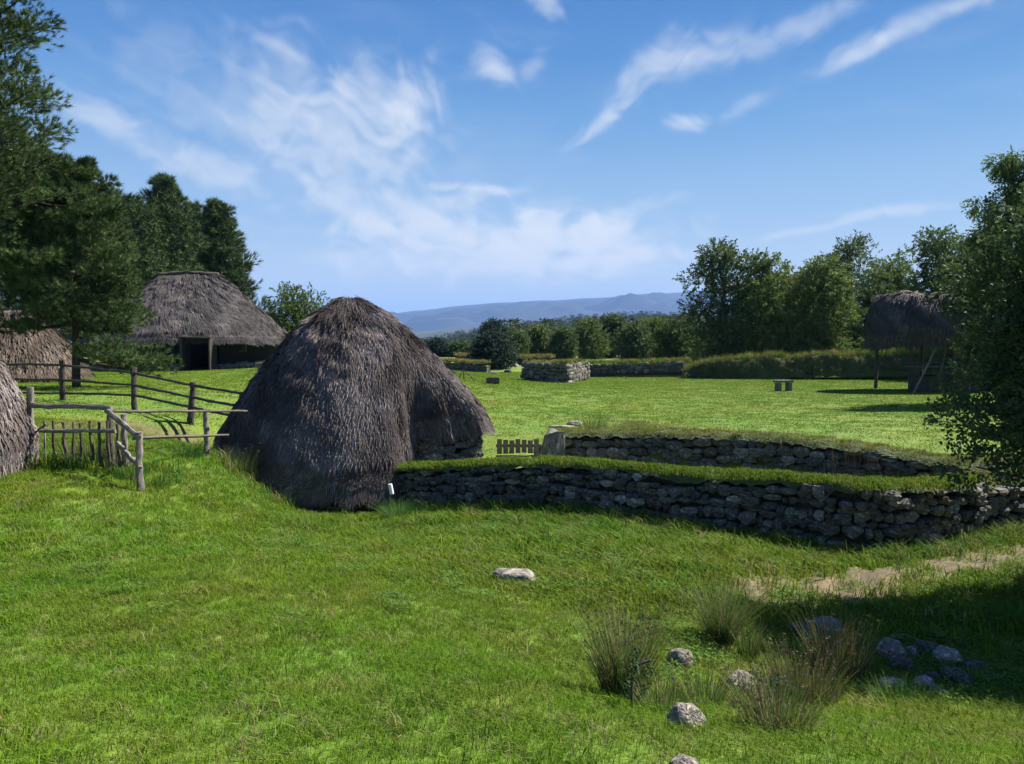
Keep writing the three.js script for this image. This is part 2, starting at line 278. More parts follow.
ridge('low_hills', 'lower dark wooded hill in front of the moorland ridge', 4200, [[-800, 338], [200, 338], [390, 333], [440, 330], [500, 326], [560, 321], [640, 318], [720, 316], [900, 318], [1800, 330]], 1600, -30, [0.045, 0.055, 0.03], 0.5, 8);
ridge('wooded_ridge', 'near wooded rise behind the trees of the field', 900, [[-500, 350], [380, 350], [430, 343], [480, 335], [530, 327], [580, 322], [640, 319], [700, 321], [800, 326], [1000, 330], [1500, 345]], 420, -26, [0.04, 0.055, 0.025], 0.3, 12);

// ---------------------------------------------------------------- dry stone walls
function stoneGeometry(seed) {
  const r = mulberry(seed), g0 = new THREE.BoxGeometry(1, 1, 1, 2, 2, 1), p = g0.attributes.position;
  const off = new Map();
  for (let i = 0; i < p.count; i++) {
    const k = [p.getX(i), p.getY(i), p.getZ(i)].map((v) => Math.round(v * 2)).join();
    if (!off.has(k)) {
      let x = p.getX(i), y = p.getY(i), z = p.getZ(i);
      const corner = Math.abs(x) > 0.4 && Math.abs(y) > 0.4, pull = corner ? 0.7 + r() * 0.26 : 0.9 + r() * 0.2;
      if (z > 0) z += corner ? -0.12 - r() * 0.12 : (Math.abs(x) < 0.1 && Math.abs(y) < 0.1 ? 0.06 : -0.02) + (r() - 0.5) * 0.08;
      off.set(k, [x * pull + (r() - 0.5) * 0.06, y * pull + (r() - 0.5) * 0.08, z]);
    }
    p.setXYZ(i, ...off.get(k));
  }
  const g = toCreasedNormals(g0, 0.5), uv = g.attributes.uv, ou = r() * 5, ov = r() * 5, sc = 0.5 + r() * 0.4;
  for (let i = 0; i < uv.count; i++) uv.setXY(i, uv.getX(i) * sc + ou, uv.getY(i) * sc * 0.7 + ov);
  return g;
}
const STONES = Array.from({ length: 14 }, (_, i) => stoneGeometry(100 + i));
// stones laid in uneven courses along a base line; front faces the camera's side
function layStones(parent, base, topY, opts) {
  const { h0 = 0.13, h1 = 0.24, w0 = 0.16, w1 = 0.5, depth = 0.3, seed = 1, s0 = 0, s1 = 1, bottom = -0.12, most = 290, face = 0, flip = 1 } = opts;
  const r = mulberry(seed), L = base.getLength(), made = [];
  const tmp = new THREE.Vector3(), tan = new THREE.Vector3();
  const maxH = Math.max(...Array.from({ length: 20 }, (_, i) => topY(i / 19) - base.getPointAt(i / 19).y));
  let y = bottom, row = 0;
  while (y < maxH) {
    const h = lerp(h0, h1, r()) * (row === 0 ? 1.15 : 1); let s = s0 * L - r() * 0.2;
    while (s < s1 * L) {
      const w = lerp(w0, w1, Math.pow(r(), 1.2)), u = clamp((s + w / 2) / L, 0.001, 0.999); base.getPointAt(u, tmp); base.getTangentAt(u, tan);
      const wob = 0.07 * n2((s + w / 2) * 0.9, row * 3.3 + seed), yy = y + h / 2 + wob, top = topY(u) - tmp.y;
      if (yy < top + 0.02 && u > s0 && u < s1) {
        const hh = Math.min(h, (top - yy) * 2 + h * 0.7);
        const split = h > 0.19 && w < 0.3 && r() < 0.35 ? 2 : 1;
        for (let q = 0; q < split; q++) made.push({ u, p: tmp.clone(), yaw: Math.atan2(-tan.z, tan.x), y: tmp.y + yy + (split === 2 ? (q - 0.5) * hh * 0.5 : 0), w: w * 1.0, h: hh * (split === 2 ? 0.5 : 1) * (0.8 + r() * 0.4), tilt: (r() - 0.5) * 0.22, out: (r() - 0.4) * 0.11, v: Math.floor(r() * 14), m: r() < 0.09 ? 4 : r() < 0.2 ? 5 : r() < 0.15 ? 6 : Math.floor(r() * 4), dp: depth * (0.8 + r() * 0.5) });
      }
      s += w * 0.985;
    }
    y += h * 0.97; row++;
  }
  made.sort((a, b) => b.w * b.h / (b.p.z * b.p.z) - a.w * a.h / (a.p.z * a.p.z));
  const M = new THREE.Matrix4(), rest = [];
  made.forEach((q, i) => {
    const e = new THREE.Euler((r() - 0.5) * 0.1, q.yaw + (flip < 0 ? Math.PI : 0) + (r() - 0.5) * 0.1, q.tilt, 'YXZ'), quat = new THREE.Quaternion().setFromEuler(e);
    const n = new THREE.Vector3(Math.sin(q.yaw), 0, Math.cos(q.yaw)).multiplyScalar(flip * (face + q.out - q.dp / 2));
    const pos = q.p.clone().add(n).setY(q.y), sc = new THREE.Vector3(q.w, q.h, q.dp);
    if (i < most) { const m = part('stone', STONES[q.v], stoneMats[q.m], parent); m.position.copy(pos); m.quaternion.copy(quat); m.scale.copy(sc); }
    else rest.push(STONES[q.v].clone().applyMatrix4(M.compose(pos, quat, sc)));
  });
  if (rest.length) part('small_stones', mergeGeometries(rest), stoneMats[2], parent).userData.kind = 'stuff';
}
// the earth heart of a wall: a strip swept along its line
function heart(base, topY, n0, n1, drop = 0.06, mat = soilMat, name = 'core', parent, bulge = 0) {
  const b = new B(), N = 90, t = new THREE.Vector3(), g = new THREE.Vector3();
  for (let i = 0; i <= N; i++) {
    const u = i / N; base.getPointAt(u, t); base.getTangentAt(u, g); const nx = -g.z, nz = g.x, l = Math.hypot(nx, nz), X = nx / l, Z = nz / l, y1 = topY(u) - drop;
    b.v(t.x + X * n0, t.y - 0.35, t.z + Z * n0, null, u * 10, 0); b.v(t.x + X * n0, y1 - 0.04, t.z + Z * n0, null, u * 10, 1);
    b.v(t.x + X * (n0 + n1) / 2, y1 + bulge + 0.03 * n2(u * 40, 3), t.z + Z * (n0 + n1) / 2, null, u * 10, 1.5); b.v(t.x + X * n1, y1 - 0.04, t.z + Z * n1, null, u * 10, 2); b.v(t.x + X * n1, t.y - 0.35, t.z + Z * n1, null, u * 10, 3);
    if (i) for (let k = 0; k < 4; k++) { const a = (i - 1) * 5 + k, c = i * 5 + k; b.t(a, c, c + 1); b.t(a, c + 1, a + 1); }
  }
  for (const o of [0, N * 5]) for (let k = 1; k < 4; k++) o ? b.t(o, o + k, o + k + 1) : b.t(o, o + k + 1, o + k);
  return part(name, b.build(), mat, parent);
}
// turf lying on a wall
const turfMat = new THREE.MeshStandardMaterial({ color: lin(0.055, 0.075, 0.02), bumpMap: soilBump, bumpScale: 0.05, roughness: 1 });
function turf(base, topY, n0, n1, parent, seed, amp = 0.05, u0 = 0, u1 = 1) {
  const b = new B(), N = 150, K = 8, t = new THREE.Vector3(), g = new THREE.Vector3(), pts = [];
  for (let i = 0; i <= N; i++) {
    const u = lerp(u0, u1, i / N); base.getPointAt(u, t); base.getTangentAt(u, g); const nx = -g.z, nz = g.x, l = Math.hypot(nx, nz), X = nx / l, Z = nz / l, L = u * base.getLength();
    for (let k = 0; k <= K; k++) {
      const w = k / K, lip = n2(L * 1.6 + seed, k < 4 ? 2 : 9) * 0.07, off = lerp(n0 + (k < 4 ? lip : 0), n1 + (k > 4 ? lip : 0), w);
      const y = topY(u) + amp * (n2(L * 1.3 + seed, w * 1.5) + 0.5 * n2(L * 4, w * 4 + seed)) + 0.09 * Math.sin(w * Math.PI) - (k === 0 || k === K ? 0.06 + 0.05 * n2(L * 3.3, k) : 0);
      const p = [t.x + X * off, y, t.z + Z * off]; b.v(...p, null, L / 1.5, off / 1.5); if (k > 0 && k < K) pts.push(p);
    }
    if (i) for (let k = 0; k < K; k++) { const a = (i - 1) * (K + 1) + k, c = i * (K + 1) + k; b.t(a, c, c + 1); b.t(a, c + 1, a + 1); }
  }
  const m = part('turf', b.build(), turfMat, parent); return { mesh: m, pts };
}
const topOf = (rows) => { const c = lineOf(rows), tops = rows.map(([px, , pt, d]) => at(px, pt, d).y), L = c.getLength(), us = rows.map((_, i) => { // arc length of each row
    const samples = 200; let best = 0, bd = 1e9; for (let k = 0; k <= samples; k++) { const p = c.getPointAt(k / samples), q = at(rows[i][0], rows[i][1], rows[i][3]), dd = p.distanceTo(q); if (dd < bd) { bd = dd; best = k / samples; } } return best; });
  return (u) => { let i = 0; while (i < us.length - 2 && us[i + 1] < u) i++; return lerp(tops[i], tops[i + 1], clamp((u - us[i]) / (us[i + 1] - us[i]), 0, 1)); }; };

// grass blades in clumps
function clump(seed, n, rad, h, w, lean, bend = 0.5) {
  const r = mulberry(seed), b = new B();
  for (let i = 0; i < n; i++) {
    const a = r() * 6.283, d = Math.sqrt(r()) * rad, x = Math.cos(a) * d, z = Math.sin(a) * d, o = r() * 6.283, hh = h * (0.5 + r() * 0.8), ln = lean * (0.3 + r()) * hh, dx = Math.cos(o) * ln, dz = Math.sin(o) * ln, f = o + 1.57 + (r() - 0.5), wx = Math.cos(f) * w * (0.6 + r() * 0.7) / 2, wz = Math.sin(f) * w * (0.6 + r() * 0.7) / 2;
    const b0 = b.v(x - wx, -0.01, z - wz), b1 = b.v(x + wx, -0.01, z + wz), m0 = b.v(x + dx * 0.4 - wx * 0.8, hh * 0.6, z + dz * 0.4 - wz * 0.8), m1 = b.v(x + dx * 0.4 + wx * 0.8, hh * 0.6, z + dz * 0.4 + wz * 0.8), t = b.v(x + dx * (1 + bend), hh * (1 - bend * 0.25), z + dz * (1 + bend));
    b.t(b0, b1, m1); b.t(b0, m1, m0); b.t(m0, m1, t);
  }
  return b.build();
}
const jitterColour = (c, r, k = 0.25) => { const m = 1 + (r() - 0.5) * 2 * k; return lin(c[0] * m * (1 + (r() - 0.5) * 0.2), c[1] * m, c[2] * m * (1 + (r() - 0.5) * 0.3)); };
function turfGrass(t, seed, dense, h, colours, parent) {
  const r = mulberry(seed), geo = clump(seed, 16, 0.09, h, 0.007, 0.6), list = [];
  for (let i = 0; i < dense; i++) { const a = t.pts[Math.floor(r() * t.pts.length)]; const c = colours[Math.floor(r() * colours.length)]; list.push({ p: new THREE.Vector3(a[0] + (r() - 0.5) * 0.12, a[1] - 0.01, a[2] + (r() - 0.5) * 0.12), q: yawQ(r() * 6.28), s: 0.6 + r() * 0.9, c: jitterColour(c, r) }); }
  instanced('grass', geo, grassMat, list, parent);
}
const GREEN = [0.115, 0.215, 0.014], OLIVE = [0.19, 0.23, 0.024], STRAW = [0.30, 0.24, 0.10], DEEP = [0.05, 0.11, 0.018], MOSSY = [0.11, 0.12, 0.02];

{ // front wall
  const w = thing('stone_wall', 'long dry stone wall with a turf top running right from the thatched hut', 'wall');
  const top = topOf(frontWallPts);
  heart(frontBase, top, -0.12, -0.34, 0.14, soilMat, 'core', w);
  layStones(w, frontBase, (u) => top(u) - 0.1, { seed: 21, h0: 0.09, h1: 0.2, w0: 0.1, w1: 0.33, most: 299, face: 0.12 });
  const t = turf(frontBase, (u) => top(u) - 0.05, 0.12, -0.36, w, 5, 0.03, 0, 0.74); turfGrass(t, 31, 3000, 0.04, [GREEN, GREEN, OLIVE, OLIVE, [0.17, 0.25, 0.02]], t.mesh);
  const t2 = turf(frontBase, (u) => top(u) - 0.09, -0.02, -0.7, w, 15, 0.05, 0.742, 1); turfGrass(t2, 32, 500, 0.07, [OLIVE, MOSSY, STRAW], t2.mesh);
}
{ // rear wall
  const w = thing('stone_wall', 'dry stone wall holding up the field edge behind the sunk lane', 'wall');
  const top = topOf(rearWallPts);
  heart(rearBase, top, -0.1, -0.75, 0.08, soilMat, 'core', w);
  layStones(w, rearBase, (u) => top(u) - 0.12, { seed: 71, h0: 0.14, h1: 0.26, w0: 0.2, w1: 0.55, most: 290, face: 0.1, bottom: -0.4 });
  const t = turf(rearBase, (u) => top(u) - 0.03, 0.12, -0.9, w, 9, 0.04); turfGrass(t, 41, 1500, 0.07, [OLIVE, OLIVE, MOSSY, STRAW], t.mesh);
}

// ---------------------------------------------------------------- thatched roofs
const thatchMat = new THREE.MeshStandardMaterial({ color: 0xffffff, roughness: 0.95, side: THREE.DoubleSide });
const thatchBed = new THREE.MeshStandardMaterial({ color: lin(0.05, 0.042, 0.038), bumpMap: soilBump, bumpScale: 0.08, roughness: 1, side: THREE.DoubleSide });
function strand(seed, n, len, wid, w, lift) { // a handful of heather stems lying along +z on the roof, y is outward
  const r = mulberry(seed), b = new B();
  for (let i = 0; i < n; i++) {
    const x = (r() - 0.5) * wid, l = len * (0.5 + r() * 0.7), z0 = -len * 0.3 + (r() - 0.5) * len * 0.5, y0 = -0.02 + r() * 0.02, y1 = lift * (0.2 + r()), k = (r() - 0.5) * 0.35 * l, ww = w * (0.5 + r());
    const roll = (r() - 0.5) * 1.2, cx = Math.cos(roll) * ww / 2, cy = Math.sin(roll) * ww / 2;
    const a = b.v(x - cx, y0 - cy, z0), c = b.v(x + cx, y0 + cy, z0), d = b.v(x + k * 0.4 - cx, y1 * 1.1 - cy, z0 + l * 0.55), e = b.v(x + k * 0.4 + cx, y1 * 1.1 + cy, z0 + l * 0.55), t = b.v(x + k, y1 * (0.4 + r() * 0.9), z0 + l);
    b.t(a, c, e); b.t(a, e, d); b.t(d, e, t);
  }
  return b.build();
}
function thatchRoof(parent, P, o) { // P(theta, t) -> point; t 0 ridge, 1 eave
  const NA = o.na ?? 120, NT = 22, b = new B();
  for (let j = 0; j <= NT; j++) for (let i = 0; i <= NA; i++) { const p = P(i / NA * 2 * Math.PI, j / NT); b.v(p.x, p.y, p.z, null, i / NA * 12, j / NT * 3); }
  for (let i = 0; i <= NA; i++) { const p = P(i / NA * 2 * Math.PI, 1), q = P(i / NA * 2 * Math.PI, o.inner ?? 0.8); b.v(q.x, Math.min(q.y, p.y + (o.under ?? 0.1)), q.z, null, i / NA * 12, 3.4); }
  for (let j = 0; j <= NT; j++) for (let i = 0; i < NA; i++) { const a = j * (NA + 1) + i, c = a + NA + 1; b.t(a, a + 1, c + 1); b.t(a, c + 1, c); }
  const roof = part('roof', b.build(), thatchBed, parent);
  const r = mulberry(o.seed), list = [], X = new THREE.Vector3(), Y = new THREE.Vector3(), Z = new THREE.Vector3(), M = new THREE.Matrix4();
  const put = (th, t, s, c) => {
    const p = P(th, t), e = 0.02, q = t > 0.98 ? P(th, t - e) : P(th, t + e); Z.copy(q).sub(p).multiplyScalar(t > 0.98 ? -1 : 1).normalize();
    const p2 = P(th + 0.02, t); X.copy(p2).sub(p).normalize(); Y.crossVectors(Z, X).normalize(); if (Y.y < 0 && t < 0.9) Y.negate(); X.crossVectors(Y, Z).normalize();
    const turn = new THREE.Quaternion().setFromAxisAngle(UPV, (r() - 0.5) * 0.45);
    M.makeBasis(X, Y, Z); list.push({ p: p.clone().addScaledVector(Y, (r() - 0.3) * 0.04), q: new THREE.Quaternion().setFromRotationMatrix(M).multiply(turn), s, c });
  };
  for (let k = 0; k < o.n; k++) {
    const th = r() * 6.2832, t = Math.sqrt(r() * 0.999 + 0.001), p = P(th, t);
    if (o.keep && !o.keep(p, th)) continue;
    const band = 0.5 + 0.5 * Math.sin(t * (o.courses ?? 9) * 6.283 + 2 * n2(th * 3, 1)), pale = clamp(0.46 + 0.6 * fbm(p.x * 0.9 + o.seed, p.y * 1.2 + p.z * 0.9, 4) + 0.7 * fbm(p.x * 0.4 + o.seed + 7, p.y * 0.6 + p.z * 0.4, 2) + 0.35 * (r() - 0.5), 0, 1);
    const c = [0, 1, 2].map((i) => lerp(o.dark[i], o.pale[i], pale * pale));
    put(th, t, (0.75 + r() * 0.6) * (o.scale ?? 1), jitterColour(c, r, 0.25));
  }
  for (let k = 0; k < (o.eave ?? 0); k++) { const th = r() * 6.2832, p = P(th, 1); if (o.keep && !o.keep(p, th)) continue; const pale = r(); put(th, 0.985 + r() * 0.015, (0.7 + r() * 0.7) * (o.scale ?? 1), jitterColour([0, 1, 2].map((i) => lerp(o.dark[i], o.pale[i], pale * pale)), r, 0.25)); }
  instanced('thatch', o.geo, thatchMat, list, roof);
  return roof;
}
const HEATHER = { dark: [0.05, 0.037, 0.034], pale: [0.25, 0.207, 0.198] };
const loft = (c, top, eave, prof) => (th, t) => { const a = top(th), b = eave(th, t), f = prof(t, th); return new THREE.Vector3(c.x + lerp(a[0], b[0], f[0]), lerp(a[1], b[1], f[1]), c.z + lerp(a[2], b[2], f[0])); };
const ring = (table) => (th) => { // periodic smooth table of [degrees, value...]
  const deg = ((th * 180 / Math.PI) % 360 + 360) % 360; let i = 0; while (i < table.length - 1 && table[i + 1][0] <= deg) i++; const a = table[i], b = i + 1 < table.length ? table[i + 1] : [table[0][0] + 360, ...table[0].slice(1)];
  const t = (deg - a[0]) / (b[0] - a[0]), s = t * t * (3 - 2 * t); return a.slice(1).map((v, k) => lerp(v, b[k + 1], s));
};
{ // the near hut: a round end towards the camera and a wing to the right
  const h = thing('thatched_hut', 'big shaggy heather-thatched hut in the middle, joined to the front stone wall', 'hut');
  // angle 0 is to the right, 90 towards the camera
  const R = ring([[0, 3.2, 1.3], [9, 3.1, 1.3], [16, 2.5, 1.3], [28, 1.78, 1.25], [37, 1.82, 0.7], [48, 2.35, 0.2], [62, 2.6, 0.16], [90, 2.7, 0.2], [115, 2.85, 0.26], [145, 3.1, 0.4], [175, 3.15, 0.62], [215, 3.0, 0.8], [270, 2.8, 0.85], [320, 2.9, 1.2], [345, 3.25, 1.28]]);
  const apex = 4.14, R0 = ring([[0, 3.15, 0.9], [30, 2.75, 0.7], [60, 2.6, 0.35], [90, 2.7, 0.2], [145, 3.05, 0.4], [175, 3.1, 0.6], [215, 3.0, 0.8], [270, 2.8, 0.85], [330, 3.0, 0.85]]);
  const P = loft(HUT, (th) => [0.02 * Math.cos(th), apex, 0.02 * Math.sin(th)], (th, t) => { const [rr, e] = R(th), [r0, e0] = R0(th), k = sstep(0.42, 1, t), q = lerp(r0, rr, k); return [q * Math.cos(th), lerp(e0, e, k), q * Math.sin(th)]; },
    (t, th) => { const w = 0.03 * n2(Math.cos(th) * 1.6 + 5, Math.sin(th) * 1.6 + t * 2) * Math.sin(t * Math.PI) + 0.02 * n2(th * 5, t * 7); return [Math.pow(t, 0.86) + w * 0.5, Math.pow(t, 1.3) * 0.93 + 0.07 * t * t * t * t + w * sstep(0, 0.3, t)]; });
  thatchRoof(h, P, { seed: 5, n: 30000, eave: 4600, geo: strand(3, 16, 0.27, 0.18, 0.011, 0.033), courses: 8, inner: 0.86, under: 0.06, ...HEATHER });
  // low stone wall under the eaves
  const walls = (a0, a1, k, topDy, seed, most) => {
    const pts = []; for (let i = 0; i <= 16; i++) { const th = lerp(a1, a0, i / 16) * Math.PI / 180, [rr] = R(th), x = HUT.x + rr * k * Math.cos(th), z = HUT.z + rr * k * Math.sin(th); pts.push(onGround(x, z, -0.05)); }
    const c = new THREE.CatmullRomCurve3(pts); layStones(h, c, (u) => { const th = lerp(a1, a0, u) * Math.PI / 180; return R(th)[1] + topDy; }, { seed, h0: 0.11, h1: 0.19, w0: 0.2, w1: 0.5, most, face: 0.0 });
    return c;
  };
  walls(-40, 24, 0.93, 0.05, 501, 110); walls(44, 175, 0.87, 0.08, 502, 170); walls(20, 46, 0.9, 0.1, 503, 50);
  // earth core inside
  const b = new B(), N = 60; for (let i = 0; i <= N; i++) { const th = i / N * 6.2832, [rr, e] = R(th); for (const y of [-0.8, e + 0.14]) b.v(HUT.x + rr * 0.78 * Math.cos(th), y, HUT.z + rr * 0.78 * Math.sin(th), null, i / 4, y); if (i) { const a = i * 2 - 2; b.t(a, a + 1, a + 3); b.t(a, a + 3, a + 2); } }
  part('wall_core', b.build(), soilMat, h);
}
{ // long house
  const h = thing('thatched_house', 'large grey thatched house with a dark doorway behind the field fence', 'house');
  const a = 6.9, bb = 4.4, gy = 1.25, eaveY = 3.35;
  const E = (th) => { const c = Math.cos(th), s = Math.sin(th), k = 1 / Math.pow(Math.pow(Math.abs(c), 2.6) + Math.pow(Math.abs(s), 2.6), 1 / 2.6); return [a * k * c, k * s * bb]; };
  const P = loft(HOUSE, (th) => [2.0 * Math.cos(th), 7.95 - 0.12 * Math.abs(Math.cos(th)), 0.12 * Math.sin(th)], (th) => { const [x, z] = E(th); return [x, eaveY - 0.05 * Math.sin(th * 3), z]; }, (t, th) => [t, Math.pow(t, 1.08) + 0.012 * n2(th * 4, t * 5)]);
  thatchRoof(h, P, { seed: 8, n: 13000, eave: 1600, geo: strand(9, 14, 0.6, 0.42, 0.03, 0.05), courses: 10, inner: 0.88, dark: [0.065, 0.055, 0.052], pale: [0.165, 0.14, 0.135] });
  const ridgeGeo = limb([new THREE.Vector3(HOUSE.x - 2.1, 7.86, HOUSE.z), new THREE.Vector3(HOUSE.x, 8.0, HOUSE.z), new THREE.Vector3(HOUSE.x + 2.1, 7.86, HOUSE.z)], 0.13, 0.13, 14, 8, 0.35);
  part('ridge_turf', ridgeGeo, new THREE.MeshStandardMaterial({ color: lin(0.09, 0.075, 0.05), bumpMap: soilBump, bumpScale: 0.06, roughness: 1 }), h);
  const doorX = at(198.5, 360, 50.5).x;
  const wall = (y0, y1, k, mat, name) => { const b = new B(), N = 180; for (let i = 0; i <= N; i++) { const th = i / N * 6.2832, [x, z] = E(th); for (const y of [y0, y1]) b.v(HOUSE.x + x * k, y, HOUSE.z + z * k, null, i / 3, y); if (i && !(z > 0 && Math.abs(HOUSE.x + x * k - doorX) < 0.8)) { const q = i * 2 - 2; b.t(q, q + 1, q + 3); b.t(q, q + 3, q + 2); } } return part(name, b.build(), mat, h); };
  wall(gy - 0.8, eaveY + 0.15, 0.86, new THREE.MeshStandardMaterial({ color: lin(0.055, 0.045, 0.04), map: barkTex, bumpMap: soilBump, bumpScale: 0.08, roughness: 1 }), 'wall');
  // footing of pale stones
  const r = mulberry(12), pale = new THREE.MeshStandardMaterial({ color: lin(0.85, 0.84, 0.8), map: stoneTex, roughness: 0.9 });
  for (let k = 0; k < 74; k++) { const th = (12 + k / 74 * 156) * Math.PI / 180, [x, z] = E(th), f = 0.9 + r() * 0.04, X = HOUSE.x + x * f, Z = HOUSE.z + z * f; if (Math.abs(X - at(198, 366, 51).x) < 1.0) continue; const m = part('footing_stone', STONES[Math.floor(r() * 14)], r() < 0.5 ? pale : stoneMats[1], h), s = 0.2 + r() * 0.3; m.position.copy(onGround(X, Z, 0.08 + r() * 0.22)); m.scale.set(s * 1.5, s, s); m.rotation.set(r() * 0.4, r() * 3, r() * 0.4); }
  // porch with door
  const dz = HOUSE.z + bb * 1.1, dx = at(198.5, 360, 50.5).x, g = ground(dx, dz), dy = 2.15;
  const box = (w, hh, d, x, y, z, mat, name, parent = h) => { const m = part(name, new THREE.BoxGeometry(w, hh, d), mat, parent); m.position.set(x, y, z); return m; };
  const black = wood(0.11, 0.095, 0.085);
  for (const s of [-1, 1]) { box(0.09, dy + 0.1, 1.3, dx + s * 0.88, g + dy / 2, dz - 0.5, black, 'porch_side'); part('door_post', limb([new THREE.Vector3(dx + s * 0.95, g - 0.2, dz + 0.2), new THREE.Vector3(dx + s * 0.93, g + dy, dz + 0.18)], 0.065, 0.055), woodTwig, h); }
  box(1.85, 0.09, 1.35, dx, g + dy + 0.06, dz - 0.5, black, 'porch_roof');
  part('lintel', limb([new THREE.Vector3(dx - 1.05, g + dy + 0.03, dz + 0.18), new THREE.Vector3(dx + 1.05, g + dy, dz + 0.18)], 0.07, 0.07), woodDark, h);
  // window
  const wx = at(232, 346, 51).x, wz = HOUSE.z + bb * 0.86 * Math.sqrt(Math.max(0, 1 - ((wx - HOUSE.x) / (a * 0.86)) ** 2.6)) + 0.06, wy = 2.72;
  const win = box(0.95, 0.5, 0.06, wx, wy, wz, black, 'window'); for (const [w, hh, x, y] of [[1.1, 0.07, 0, 0.28], [1.1, 0.07, 0, -0.28], [0.07, 0.5, 0.52, 0], [0.07, 0.5, -0.52, 0]]) box(w, hh, 0.12, x, y, 0.02, woodTwig, 'window_frame', win);
}
{ // cottage at the left edge
  const h = thing('thatched_cottage', 'low brown thatched cottage with pale stone footing under the pine', 'cottage');
  const C = COTTAGE; const P = loft(C, (th) => [0.9 * Math.cos(th), 4.6, 0.1 * Math.sin(th)], (th) => [3.35 * Math.cos(th), 1.75, 3.0 * Math.sin(th)], (t, th) => [Math.pow(t, 0.93), Math.pow(t, 1.12) + 0.01 * n2(th * 4, t * 5)]);
  thatchRoof(h, P, { seed: 18, n: 5200, eave: 1100, geo: strand(19, 10, 0.5, 0.32, 0.035, 0.06), courses: 8, inner: 0.86, dark: [0.075, 0.056, 0.043], pale: [0.23, 0.175, 0.135] });
  const r = mulberry(92), pale = new THREE.MeshStandardMaterial({ color: lin(0.8, 0.78, 0.74), map: stoneTex, roughness: 0.9 });
  for (let row = 0; row < 3; row++) for (let k = 0; k < 34; k++) { const th = (-5 + k / 34 * 190) * Math.PI / 180, X = C.x + 2.85 * Math.cos(th), Z = C.z + 2.5 * Math.sin(th), m = part('footing_stone', STONES[Math.floor(r() * 14)], r() < 0.45 ? pale : stoneMats[1], h), s = 0.2 + r() * 0.12; m.position.copy(onGround(X, Z, 0.05 + row * 0.22)); m.scale.set(s * 1.6, s * 1.1, s * 1.2); m.rotation.set(r() * 0.2, -th + Math.PI / 2 + r() * 0.3, r() * 0.15); }
  const b = new B(), N = 40; for (let i = 0; i <= N; i++) { const th = i / N * 6.2832; for (const y of [0.4, 2.0]) b.v(C.x + 2.7 * Math.cos(th), y, C.z + 2.35 * Math.sin(th)); if (i) { const q = i * 2 - 2; b.t(q, q + 1, q + 3); b.t(q, q + 3, q + 2); } } part('wall_core', b.build(), soilMat, h);
}
{ // rounded thatch at the left edge
  const h = thing('thatched_hut', 'grey thatched hut edge rising beside the near fence post, cut by the picture edge', 'hut');
  const gy = ground(STACK.x + 1.5, STACK.z), P = loft(STACK, (th) => [0.1 * Math.cos(th), gy + 2.15, 0.1 * Math.sin(th)], (th) => [1.76 * Math.cos(th), gy + 0.1, 1.76 * Math.sin(th)], (t) => [Math.pow(t, 0.6), Math.pow(t, 2.1)]);
  thatchRoof(h, P, { seed: 28, n: 4200, eave: 900, geo: strand(23, 12, 0.3, 0.18, 0.014, 0.04), courses: 6, inner: 0.9, dark: [0.075, 0.06, 0.055], pale: [0.32, 0.27, 0.245] });
  const b = new B(), N = 40; for (let i = 0; i <= N; i++) { const th = i / N * 6.2832; for (const y of [gy - 0.6, gy + 0.3]) b.v(STACK.x + 1.62 * Math.cos(th), y, STACK.z + 1.62 * Math.sin(th)); if (i) { const q = i * 2 - 2; b.t(q, q + 1, q + 3); b.t(q, q + 3, q + 2); } } part('wall_core', b.build(), soilMat, h);
}
